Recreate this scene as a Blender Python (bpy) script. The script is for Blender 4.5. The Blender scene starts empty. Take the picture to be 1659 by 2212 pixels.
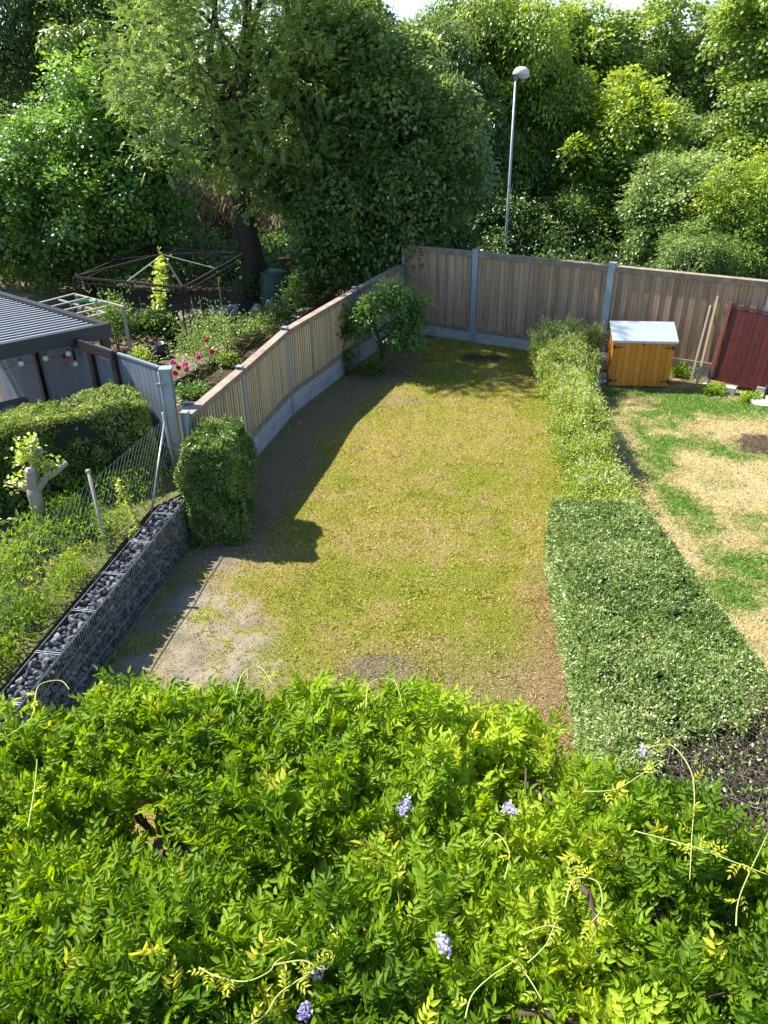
import bpy, math, random
import numpy as np
from mathutils import Vector, Matrix
R=math.radians
rng=np.random.default_rng(7); random.seed(7)
SC=bpy.context.scene; COL=SC.collection
# ---------------------------------------------------------------- camera
F=1665.0; HC=6.6                      # focal length in the units of a 1659 x 2212 picture, eye height
dn=np.array([50.,F*F/948.,F]); dn/=np.linalg.norm(dn)
up_=-dn; fz=np.array([0,0,1.]); Y_=fz-up_*np.dot(fz,up_); Y_/=np.linalg.norm(Y_); X_=np.cross(Y_,up_)
RW=np.stack([X_,Y_,up_]); CAM=np.array([0,0,HC])
cd=bpy.data.cameras.new('camera'); cam=bpy.data.objects.new('camera',cd); COL.objects.link(cam)
M3=RW@np.diag([1,-1,-1]); cam.matrix_world=Matrix.Translation((0,0,HC))@Matrix(M3.tolist()).to_4x4()
cd.sensor_fit='VERTICAL'; cd.sensor_height=34.6; cd.lens=34.6*F/2212; cd.clip_start=.05; cd.clip_end=9000
SC.camera=cam
# ---------------------------------------------------------------- light
SUN_AZ=np.array([-.912,.410]); SUN_EL=52
w=bpy.data.worlds.new('World'); SC.world=w; w.use_nodes=True
nt=w.node_tree; bg=nt.nodes['Background']; sky=nt.nodes.new('ShaderNodeTexSky'); sky.sky_type='NISHITA'
sky.sun_disc=False; sky.sun_elevation=R(SUN_EL); sky.sun_rotation=math.atan2(SUN_AZ[0],SUN_AZ[1]); sky.altitude=400; sky.air_density=.8; sky.dust_density=.2; sky.ozone_density=2.2
nt.links.new(sky.outputs[0],bg.inputs[0]); bg.inputs[1].default_value=.125
sl=bpy.data.lights.new('sun','SUN'); sl.energy=5.0; sl.angle=R(.53); sl.color=(1,.95,.86)
so=bpy.data.objects.new('sun',sl); COL.objects.link(so)
sd=Vector((SUN_AZ[0]*math.cos(R(SUN_EL)),SUN_AZ[1]*math.cos(R(SUN_EL)),math.sin(R(SUN_EL)))); so.rotation_euler=sd.to_track_quat('Z','Y').to_euler(); so.location=(-20,15,30)
SC.view_settings.view_transform='Standard'; SC.view_settings.look='None'; SC.view_settings.exposure=1.25; SC.view_settings.gamma=1
SC.render.engine='CYCLES'
SC.cycles.max_bounces=6; SC.cycles.diffuse_bounces=3; SC.cycles.glossy_bounces=2; SC.cycles.transmission_bounces=4; SC.cycles.transparent_max_bounces=6
# ---------------------------------------------------------------- geometry helpers
def ray(u,v): r=np.array([u-829.5,v-1106.,F]); return RW@(r/np.linalg.norm(r))
def G(u,v,z=0.): r=ray(u,v); return CAM+(z-HC)/r[2]*r
def DY(u,v,y): r=ray(u,v); return CAM+r*(y/r[1])
def nrm(a): a=np.asarray(a,float); return a/(np.linalg.norm(a,axis=-1,keepdims=True)+1e-9)
def hsh(i,j,s): 
    n=(i*374761393+j*668265263+s*1442695041).astype(np.int64)&0x7fffffff
    n=((n^(n>>13))*1274126177)&0x7fffffff
    return ((n^(n>>16))&0xffff)/65535.
def vn(x,y,sc=1.,s=0):
    x=np.asarray(x,float)*sc; y=np.asarray(y,float)*sc; i=np.floor(x).astype(np.int64); j=np.floor(y).astype(np.int64); fx=x-i; fy=y-j
    fx=fx*fx*(3-2*fx); fy=fy*fy*(3-2*fy)
    return (hsh(i,j,s)*(1-fx)+hsh(i+1,j,s)*fx)*(1-fy)+(hsh(i,j+1,s)*(1-fx)+hsh(i+1,j+1,s)*fx)*fy
def fbm(x,y,sc=1.,s=0): return (vn(x,y,sc,s)*.5+vn(x,y,sc*2.1,s+1)*.28+vn(x,y,sc*4.3,s+2)*.22)
def tag(o,label=None,cat=None,group=None,kind=None):
    if label:o['label']=label
    if cat:o['category']=cat
    if group:o['group']=group
    if kind:o['kind']=kind
    return o
def empty(name,loc,label,cat,group=None):
    o=bpy.data.objects.new(name,None); COL.objects.link(o); o.location=Vector([float(c) for c in loc]); o.empty_display_size=.1
    return tag(o,label,cat,group)
def link(name,me,mat,parent=None):
    o=bpy.data.objects.new(name,me); COL.objects.link(o)
    if mat: me.materials.append(mat)
    if parent is not None: o.parent=parent; o.location=(-parent.location if parent.type=='EMPTY' else (0,0,0))
    return o
def mesh_np(name,V,Fc,fv=None,col=None,smooth=False):
    V=np.asarray(V,np.float32).reshape(-1,3); Fc=np.asarray(Fc,np.int32); k=Fc.shape[1]
    me=bpy.data.meshes.new(name); me.vertices.add(len(V)); me.vertices.foreach_set('co',V.ravel())
    me.loops.add(Fc.size); me.loops.foreach_set('vertex_index',Fc.ravel())
    me.polygons.add(len(Fc)); me.polygons.foreach_set('loop_start',np.arange(0,Fc.size,k,dtype=np.int32))
    try: me.polygons.foreach_set('loop_total',np.full(len(Fc),k,np.int32))
    except Exception: pass
    if smooth: me.polygons.foreach_set('use_smooth',np.ones(len(Fc),bool))
    me.update(calc_edges=True)
    if fv is not None:
        a=me.attributes.new('v','FLOAT','FACE'); a.data.foreach_set('value',np.asarray(fv,np.float32))
    if col is not None:
        a=me.attributes.new('Col','FLOAT_COLOR','POINT'); c=np.ones((len(V),4),np.float32); c[:,:3]=col; a.data.foreach_set('color',c.ravel())
    return me
class MB:
    def __init__(s): s.v=[]; s.f=[]; s.k=[]; s.n=0; s.sm=[]
    def add(s,V,Fs,k=.5,sm=False):
        V=[tuple(map(float,p)) for p in V]; s.v+=V
        for f in Fs: s.f.append(tuple(i+s.n for i in f)); s.k.append(k); s.sm.append(sm)
        s.n+=len(V)
    def box(s,c,size,ax=(1,0,0),up=(0,0,1),k=.5,bev=0):
        ax=nrm(ax); up=np.array(up,float); ay=nrm(np.cross(up,ax)); az=np.cross(ax,ay); c=np.array(c,float); h=np.array(size)/2
        if not bev:
            V=[c+ax*h[0]*i+ay*h[1]*j+az*h[2]*l for i in(-1,1) for j in(-1,1) for l in(-1,1)]
            s.add(V,[(0,1,3,2),(4,6,7,5),(0,4,5,1),(2,3,7,6),(0,2,6,4),(1,5,7,3)],k)
        else:
            b=bev; V=[]; idx={}
            for i in(-1,1):
                for j in(-1,1):
                    for l in(-1,1):
                        for q in range(3):
                            hh=h-b; hh[q]=h[q]; idx[(i,j,l,q)]=len(V); V.append(c+ax*hh[0]*i+ay*hh[1]*j+az*hh[2]*l)
            Fs=[]
            cyc=[(-1,-1),(1,-1),(1,1),(-1,1)]
            def key(q,sg,a,b2):
                t=[0,0,0]; t[q]=sg; t[(q+1)%3]=a; t[(q+2)%3]=b2; return tuple(t)
            for q in range(3):
                for sg in(-1,1):
                    f=[idx[key(q,sg,a,b2)+(q,)] for a,b2 in cyc]; Fs.append(f if sg>0 else f[::-1])
            for q in range(3):
                for a in(-1,1):
                    for b2 in(-1,1):
                        k0=key(q,-1,a,b2); k1=key(q,1,a,b2)
                        f=[idx[k0+((q+1)%3,)],idx[k1+((q+1)%3,)],idx[k1+((q+2)%3,)],idx[k0+((q+2)%3,)]]
                        Fs.append(f if a*b2<0 else f[::-1])
            for i in(-1,1):
                for j in(-1,1):
                    for l in(-1,1):
                        f=[idx[(i,j,l,q)] for q in range(3)]; Fs.append(f if i*j*l>0 else f[::-1])
            s.add(V,Fs,k)
        return s
    def bar(s,a,b,w,h=None,k=.5,up=(0,0,1)):
        a=np.array(a,float); b=np.array(b,float); d=b-a; L=np.linalg.norm(d)
        if abs(np.dot(nrm(d),up))>.98: up=(0,1,0)
        return s.box((a+b)/2,(L,w,h or w),d,up,k)
    def tube(s,pts,r,n=6,k=.5,cap=True):
        pts=[np.array(p,float) for p in pts]; m=len(pts); r=[r]*m if np.isscalar(r) else r; V=[]; Fs=[]
        prev=None
        for i,p in enumerate(pts):
            t=nrm(pts[min(i+1,m-1)]-pts[max(i-1,0)])
            if prev is None: prev=np.array([0,0,1.]) if abs(t[2])<.9 else np.array([1.,0,0])
            u=prev-t*np.dot(prev,t); u=nrm(u); prev=u; v=np.cross(t,u)
            for j in range(n): a=2*math.pi*j/n; V.append(p+r[i]*(math.cos(a)*u+math.sin(a)*v))
        for i in range(m-1):
            for j in range(n): q=(j+1)%n; Fs.append((i*n+j,i*n+q,(i+1)*n+q,(i+1)*n+j))
        if cap: Fs.append(tuple(range(n))[::-1]); Fs.append(tuple((m-1)*n+j for j in range(n)))
        s.add(V,Fs,k,n>=6); return s
    def lathe(s,c,prof,n=20,k=.5,sc=(1,1)):
        V=[];Fs=[]; c=np.array(c,float)
        for r,z in prof:
            for j in range(n): a=2*math.pi*j/n; V.append(c+np.array([r*math.cos(a)*sc[0],r*math.sin(a)*sc[1],z]))
        for i in range(len(prof)-1):
            for j in range(n): q=(j+1)%n; Fs.append((i*n+j,i*n+q,(i+1)*n+q,(i+1)*n+j))
        Fs.append(tuple(range(n))[::-1]); Fs.append(tuple((len(prof)-1)*n+j for j in range(n))); s.add(V,Fs,k,True); return s
    def ball(s,c,r,n=10,k=.5,sc=(1,1,1)):
        return s.lathe(c,[(max(.001,r*math.sin(math.pi*i/n)),-r*sc[2]*math.cos(math.pi*i/n)) for i in range(n+1)],n*2,k,sc[:2])
    def rock(s,c,r,k=.5):
        V=[];c=np.array(c,float)
        base=[(0,0,1),(0,0,-1),(1,0,0),(-1,0,0),(0,1,0),(0,-1,0),(.6,.6,.6),(-.6,.6,.6),(.6,-.6,.6),(-.6,-.6,.6),(.6,.6,-.6),(-.6,.6,-.6),(.6,-.6,-.6),(-.6,-.6,-.6)]
        Q=nrm(rng.normal(size=(3,3))); Q,_=np.linalg.qr(Q); sc=np.array([1.15,.85,.6])*r
        for b in base: V.append(c+Q@(np.array(b)*sc*random.uniform(.62,1.25)))
        Fs=[(0,6,8),(0,7,6),(0,9,7),(0,8,9),(2,8,6),(2,6,10),(2,10,12),(2,12,8),(3,7,9),(3,11,7),(3,13,11),(3,9,13),(4,6,7),(4,10,6),(4,11,10),(4,7,11),(5,9,8),(5,8,12),(5,12,13),(5,13,9),(1,12,10),(1,10,11),(1,11,13),(1,13,12)]
        s.add(V,Fs,k); return s
    def build(s,name,mat,parent=None):
        me=bpy.data.meshes.new(name); me.from_pydata(s.v,[],s.f); me.polygons.foreach_set('use_smooth',s.sm)
        a=me.attributes.new('v','FLOAT','FACE'); a.data.foreach_set('value',np.array(s.k,np.float32)); me.update()
        return link(name,me,mat,parent)
# ---------------------------------------------------------------- materials
def ramp(nt,cols,fac,pos=None):
    r=nt.nodes.new('ShaderNodeValToRGB'); e=r.color_ramp.elements
    while len(e)<len(cols): e.new(.5)
    for i,c in enumerate(cols): e[i].position=(pos[i] if pos else i/max(1,len(cols)-1)); e[i].color=(*c,1)
    nt.links.new(fac,r.inputs[0]); return r.outputs[0]
def newmat(name):
    m=bpy.data.materials.new(name); m.use_nodes=True; nt=m.node_tree; return m,nt,nt.nodes['Principled BSDF'],nt.nodes['Material Output']
def attr(nt,n='v'): a=nt.nodes.new('ShaderNodeAttribute'); a.attribute_name=n; return a
def leafmat(name,cols,trans=.35,rough=.45,spec=.5,pos=None):
    m,nt,p,o=newmat(name); c=ramp(nt,cols,attr(nt).outputs['Fac'],pos)
    p.inputs['Roughness'].default_value=rough; p.inputs['Specular IOR Level'].default_value=spec; nt.links.new(c,p.inputs['Base Color'])
    t=nt.nodes.new('ShaderNodeBsdfTranslucent'); hs=nt.nodes.new('ShaderNodeHueSaturation'); hs.inputs['Hue'].default_value=.485; hs.inputs['Value'].default_value=1.5; hs.inputs['Saturation'].default_value=1.1
    nt.links.new(c,hs.inputs['Color']); nt.links.new(hs.outputs[0],t.inputs[0])
    mx=nt.nodes.new('ShaderNodeMixShader'); mx.inputs[0].default_value=trans; nt.links.new(p.outputs[0],mx.inputs[1]); nt.links.new(t.outputs[0],mx.inputs[2]); nt.links.new(mx.outputs[0],o.inputs[0])
    return m
def mat(name,cols,rough=.7,metal=0,scale=6,stretch=(1,1,1),amt=.5,bump=.0,spec=.4,detail=6,use_v=.6,bscale=None):
    """two or more tones mixed by face value and object-space noise"""
    m,nt,p,o=newmat(name); g=nt.nodes.new('ShaderNodeNewGeometry'); mp=nt.nodes.new('ShaderNodeMapping'); mp.inputs['Scale'].default_value=stretch
    nt.links.new(g.outputs['Position'],mp.inputs[0]); n=nt.nodes.new('ShaderNodeTexNoise'); n.inputs['Scale'].default_value=scale; n.inputs['Detail'].default_value=detail; n.inputs['Roughness'].default_value=.65
    nt.links.new(mp.outputs[0],n.inputs['Vector'])
    a=attr(nt); ma=nt.nodes.new('ShaderNodeMath'); ma.operation='MULTIPLY_ADD'; ma.inputs[1].default_value=use_v; nt.links.new(a.outputs['Fac'],ma.inputs[0])
    mb=nt.nodes.new('ShaderNodeMath'); mb.operation='MULTIPLY_ADD'; mb.inputs[1].default_value=amt*2; mb.inputs[2].default_value=.5-amt-use_v*.5; nt.links.new(n.outputs['Fac'],mb.inputs[0]); nt.links.new(mb.outputs[0],ma.inputs[2])
    nt.links.new(ramp(nt,cols,ma.outputs[0]),p.inputs['Base Color'])
    p.inputs['Roughness'].default_value=rough; p.inputs['Metallic'].default_value=metal; p.inputs['Specular IOR Level'].default_value=spec
    if bump:
        b=nt.nodes.new('ShaderNodeBump'); b.inputs['Strength'].default_value=1; b.inputs['Distance'].default_value=bump
        if bscale:
            n2=nt.nodes.new('ShaderNodeTexNoise'); n2.inputs['Scale'].default_value=bscale; n2.inputs['Detail'].default_value=4; nt.links.new(mp.outputs[0],n2.inputs['Vector']); nt.links.new(n2.outputs['Fac'],b.inputs['Height'])
        else: nt.links.new(n.outputs['Fac'],b.inputs['Height'])
        nt.links.new(b.outputs[0],p.inputs['Normal'])
    return m
def vcolmat(name,sc=60,bump=.01,lo=.6,hi=1.35,rough=.9):
    m,nt,p,o=newmat(name); a=attr(nt,'Col'); g=nt.nodes.new('ShaderNodeNewGeometry'); n=nt.nodes.new('ShaderNodeTexNoise'); n.inputs['Scale'].default_value=sc; n.inputs['Detail'].default_value=5; n.inputs['Roughness'].default_value=.75
    nt.links.new(g.outputs['Position'],n.inputs['Vector']); mr=nt.nodes.new('ShaderNodeMapRange'); mr.inputs[1].default_value=.3; mr.inputs[2].default_value=.7; mr.inputs[3].default_value=lo; mr.inputs[4].default_value=hi; nt.links.new(n.outputs['Fac'],mr.inputs[0])
    vm=nt.nodes.new('ShaderNodeVectorMath'); vm.operation='SCALE'; nt.links.new(a.outputs['Color'],vm.inputs[0]); nt.links.new(mr.outputs[0],vm.inputs['Scale']); nt.links.new(vm.outputs[0],p.inputs['Base Color'])
    p.inputs['Roughness'].default_value=rough; p.inputs['Specular IOR Level'].default_value=.15
    b=nt.nodes.new('ShaderNodeBump'); b.inputs['Distance'].default_value=bump; nt.links.new(n.outputs['Fac'],b.inputs['Height']); nt.links.new(b.outputs[0],p.inputs['Normal']); return m
M={}
M['wood_back']=mat('weathered_wood',[(.12,.075,.042),(.27,.175,.105),(.42,.285,.175),(.50,.38,.26)],.8,scale=3,stretch=(9,9,.28),amt=.75,bump=.004,use_v=.6)
M['wood_left']=mat('tan_wood',[(.16,.12,.07),(.38,.29,.17),(.58,.44,.26),(.62,.53,.38)],.8,scale=3,stretch=(9,9,.25),amt=.7,bump=.004,use_v=.7)
M['rail']=mat('rail_wood',[(.11,.085,.06),(.24,.185,.135),(.38,.31,.24)],.85,scale=5,amt=.7,bump=.004)
M['galv']=mat('galvanised_steel',[(.20,.26,.30),(.32,.38,.42),(.40,.46,.50)],.45,.35,scale=14,amt=.4)
M['galvd']=mat('dull_galvanised_wire',[(.16,.18,.19),(.27,.30,.31),(.42,.44,.45)],.4,.6,scale=14,amt=.4)
M['conc']=mat('concrete',[(.22,.23,.22),(.38,.39,.38),(.48,.49,.48)],.9,scale=5,amt=.8,bump=.003,bscale=60)
M['stone']=mat('gabion_rock',[(.03,.032,.037),(.085,.088,.10),(.16,.16,.17),(.30,.285,.27)],.8,scale=12,amt=.4,bump=.01,use_v=.9)
M['orange']=mat('orange_wood',[(.34,.11,.012),(.56,.20,.022),(.70,.30,.045)],.45,scale=3,stretch=(10,10,.9),amt=.6,bump=.002,use_v=.4)
M['zinc']=mat('zinc_sheet',[(.26,.31,.35),(.36,.41,.45),(.48,.52,.55)],.5,.2,scale=7,amt=.5)
M['iron']=mat('black_iron',[(.012,.012,.012),(.03,.03,.03)],.5,.2)
M['red']=mat('oxblood_wood',[(.04,.008,.007),(.08,.013,.011),(.12,.024,.02)],.45,scale=3,stretch=(8,8,.6),amt=.6,use_v=.4)
M['redpost']=mat('red_brown_post',[(.12,.03,.02),(.25,.08,.05)],.6,amt=.6)
M['lath']=mat('pale_lath',[(.34,.24,.13),(.5,.38,.22)],.7,scale=5,amt=.5)
M['oldlath']=mat('grey_lath',[(.2,.17,.14),(.42,.38,.33)],.85,scale=5,amt=.6)
M['greyboard']=mat('blue_grey_board',[(.075,.09,.12),(.135,.16,.20),(.21,.24,.29)],.6,scale=3,stretch=(8,8,.7),amt=.5,use_v=.5)
M['anth']=mat('anthracite_metal',[(.022,.025,.032),(.04,.044,.052)],.4,.0,amt=.4)
M['slat']=mat('lit_slat_metal',[(.22,.23,.26),(.32,.33,.36)],.5,.0,amt=.3)  # pale tone paints the sunlight caught on the slat edges
M['black']=mat('black_frame',[(.012,.010,.010),(.035,.028,.028)],.4,.0,amt=.6)
M['bark']=mat('dark_bark',[(.02,.016,.012),(.05,.04,.03),(.09,.075,.06)],.9,scale=10,stretch=(2,2,.5),amt=.7,bump=.02)
M['barkpale']=mat('pale_bark',[(.16,.14,.11),(.30,.27,.21),(.42,.38,.31)],.85,scale=9,amt=.7,bump=.006)
M['cut']=mat('cut_wood',[(.3,.24,.2),(.5,.42,.36)],.8,scale=30,amt=.6)
M['twig']=mat('dry_twig',[(.05,.036,.028),(.15,.11,.085),(.32,.25,.19)],.9,amt=.4,use_v=.9)
M['core']=mat('hedge_light_block',[(.012,.014,.008),(.03,.03,.016)],.95,scale=20,amt=.8,bump=.03)  # near-black tone of the solid cores added to block light in hedges
M['soil']=mat('soil',[(.035,.027,.02),(.09,.07,.05),(.16,.12,.085)],.95,scale=3,amt=.8,bump=.02,bscale=30)
M['lawn']=vcolmat('dry_lawn',85,.02,.62,1.4)
M['cream']=mat('cream_plastic',[(.6,.6,.5),(.75,.74,.62)],.4,amt=.3)
M['binm']=mat('dark_green_plastic',[(.035,.07,.06),(.06,.11,.095)],.45,amt=.4)
M['white']=mat('white_plaster',[(.6,.6,.6),(.78,.77,.75)],.8,amt=.4)
M['roof']=mat('red_tile',[(.22,.13,.1),(.36,.24,.2)],.8,amt=.5,scale=3)
M['stem']=mat('young_stem',[(.25,.3,.06),(.45,.5,.16)],.6,amt=.5)
M['vine']=mat('old_vine',[(.05,.035,.025),(.14,.1,.07)],.9,amt=.6)
M['hose']=mat('green_hose',[(.05,.22,.12),(.12,.36,.22)],.5,amt=.4)
M['cushion']=mat('taupe_cushion',[(.22,.19,.16),(.30,.27,.23)],.9,amt=.4)
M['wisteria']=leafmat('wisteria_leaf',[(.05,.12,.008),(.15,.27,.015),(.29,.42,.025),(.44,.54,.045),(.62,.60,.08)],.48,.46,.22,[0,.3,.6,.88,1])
M['privet']=leafmat('privet_leaf',[(.05,.11,.018),(.14,.225,.045),(.25,.335,.095),(.44,.49,.21)],.28,.33,.6)
M['yprivet']=leafmat('yellow_privet_leaf',[(.08,.14,.015),(.20,.28,.03),(.34,.42,.065),(.50,.54,.17)],.3,.45,.4)
M['fhedge']=leafmat('flowering_hedge_leaf',[(.06,.11,.018),(.16,.24,.04),(.29,.37,.08),(.50,.52,.20)],.3,.45,.4)
M['bloom']=leafmat('cream_bloom',[(.42,.44,.2),(.62,.62,.38),(.78,.76,.6)],.2,.7,.2)
M['lilac']=leafmat('lilac_petal',[(.16,.13,.28),(.45,.38,.60),(.70,.66,.80)],.3,.6,.2)
M['pink']=leafmat('pink_petal',[(.5,.08,.22),(.7,.18,.38),(.75,.35,.5)],.3,.6,.2)
M['redpetal']=leafmat('red_petal',[(.4,.01,.03),(.65,.03,.05)],.3,.6,.2)
M['yellow']=leafmat('yellow_petal',[(.7,.55,.03),(.8,.68,.06)],.3,.6,.2)
M['weed']=leafmat('weed_leaf',[(.05,.13,.015),(.16,.29,.025),(.32,.44,.04),(.5,.54,.08)],.35,.5,.3)
M['grass']=None
M['cabbage']=leafmat('cabbage_leaf',[(.10,.18,.15),(.2,.32,.26)],.2,.45,.4)
M['plum']=leafmat('plum_leaf',[(.04,.10,.02),(.08,.18,.03),(.15,.27,.06),(.26,.38,.12)],.3,.4,.5)
def tm(n,a,b,c,d,t=.42,r=.36,s=.6):
    a,b,c,d=[(z[0]*2.15,z[1]*1.9,z[2]*2.1) for z in (a,b,c,d)]; M[n]=leafmat(n,[a,b,c,d],t,r,s)
tm('t_hazel',(.025,.06,.014),(.05,.11,.022),(.09,.19,.03),(.24,.36,.035))
tm('t_ash',(.035,.07,.018),(.07,.125,.028),(.12,.19,.045),(.21,.29,.075),r=.3,s=.7)
tm('t_dark',(.018,.042,.012),(.038,.075,.018),(.068,.12,.026),(.13,.20,.04),r=.32,s=.7)
tm('t_lime',(.03,.07,.012),(.075,.135,.018),(.15,.225,.025),(.28,.36,.045))
tm('t_yell',(.04,.08,.016),(.095,.16,.026),(.175,.255,.045),(.31,.38,.08))
tm('t_mid',(.03,.065,.016),(.062,.115,.025),(.11,.175,.038),(.2,.28,.06))
tm('t_pale',(.04,.078,.018),(.08,.138,.032),(.14,.205,.055),(.24,.31,.10))
tm('t_pine',(.02,.035,.02),(.04,.065,.035),(.07,.10,.05),(.12,.15,.08),t=.1)
# ---------------------------------------------------------------- foliage
TPL={'diamond':(np.array([(0,0,0),(.45,.5,.10),(1,0,-.08),(.45,-.5,.10)]),np.array([(0,3,2),(0,2,1)])),
 'ovate':(np.array([(0,0,0),(.3,-.5,.06),(.68,-.36,.0),(1,0,-.16),(.68,.36,.0),(.3,.5,.06)]),np.array([(0,1,2,3),(0,3,4,5)])),
 'round':(np.array([(0,0,0),(.25,-.5,.05),(.75,-.48,.02),(1,0,-.12),(.75,.48,.02),(.25,.5,.05)]),np.array([(0,1,2,3),(0,3,4,5)])),
 'lance':(np.array([(0,0,0),(.28,-.5,.10),(.62,-.40,.07),(1,0,-.14),(.62,.40,.07),(.28,.5,.10)]),np.array([(0,1,2,3),(0,3,4,5)]))}
class Fol:
    def __init__(s,tpl): s.t,s.f=TPL[tpl]; s.V=[]; s.k=[]
    def add(s,P,Dr,N,L,W,k):
        P=np.asarray(P); n=len(P)
        if n==0: return s
        Dr=nrm(Dr); S=nrm(np.cross(N,Dr)); N=np.cross(Dr,S); L=np.broadcast_to(L,(n,))[:,None,None]; W=np.broadcast_to(W,(n,))[:,None,None]
        t=s.t[None]; s.V.append((P[:,None]+L*t[...,0:1]*Dr[:,None]+W*t[...,1:2]*S[:,None]+L*t[...,2:3]*N[:,None]).astype(np.float32)); s.k.append(np.clip(np.broadcast_to(k,(n,)),0,1)); return s
    def build(s,name,m,parent=None):
        V=np.concatenate(s.V); k=np.concatenate(s.k); n=len(V); q=len(s.t); Fc=(s.f[None]+(np.arange(n)*q)[:,None,None]).reshape(-1,s.f.shape[1])
        return link(name,mesh_np(name,V,Fc,np.repeat(k,len(s.f))),m,parent)
def rdir(n): return nrm(rng.normal(size=(n,3)))
def pinnate(fol,P,Dr,N,L,npair,lL,lW,k,droop=.5,jit=.25):
    """compound leaves: rows of paired leaflets along an arching rachis; returns rachis points"""
    n=len(P); Dr=nrm(Dr); S=nrm(np.cross(N,Dr)); N=np.cross(Dr,S); L=np.broadcast_to(L,(n,)); dn_=np.array([0,0,-1.])
    for i in range(npair+1):
        t=(.18+.82*i/npair); Q=P+Dr*(L*t)[:,None]+dn_*(L*droop*t*t)[:,None]; T=nrm(Dr+dn_*(2*droop*t))
        if i==npair: fol.add(Q,T+rdir(n)*jit,N+rdir(n)*jit,lL*rng.uniform(.85,1.15,n),lW,k+rng.normal(0,.06,n)); continue
        for sg in(-1,1):
            fol.add(Q,S*sg+T*.75+rdir(n)*jit+dn_*.12,N+rdir(n)*jit+S*sg*.15,lL*(1-.25*abs(t-.55))*rng.uniform(.85,1.12,n),lW,k+rng.normal(0,.07,n))
def lobe_points(lobes,n,inner=.55):
    """points in the outer shell of a union of ellipsoids, with outward directions"""
    w_=np.array([l[3]*l[4]+l[4]*l[5]+l[3]*l[5] for l in lobes]); idx=rng.choice(len(lobes),n*2,p=w_/w_.sum()); Lb=np.array(lobes)[idx]
    d=rdir(n*2); lump=.82+.36*vn(d[:,0]*2.2+idx*3,d[:,1]*2.2+d[:,2]*2.7,1.,5); r=(1-rng.power(2.2,n*2)*0-(1-inner)*rng.random(n*2)**1.7)*lump
    P=Lb[:,:3]+d*Lb[:,3:6]*r[:,None]; keep=np.ones(n*2,bool)
    for i,l in enumerate(lobes):
        l=np.array(l); q=np.linalg.norm((P-l[:3])/l[3:6],axis=1); keep&=~((q<.72)&(idx!=i))
    P=P[keep][:n]; return P,nrm(d*np.array([1,1,1.])[None]/1.)[keep][:n]
def sublobes(lobes,m=13,f=(.20,.42)):
    out=[]
    for l in lobes:
        l=np.array(l); out.append(tuple(np.r_[l[:3],l[3:6]*.62]))
        for i in range(m):
            d=rdir(1)[0]; d[2]=abs(d[2])*.9-.25 if random.random()<.7 else d[2]; d=nrm(d); r_=l[3:6].mean()*random.uniform(*f); q=l[:3]+d*l[3:6]*random.uniform(.62,1.22); out.append((*q,r_*1.1,r_*1.1,r_*.75))
    return out
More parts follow.
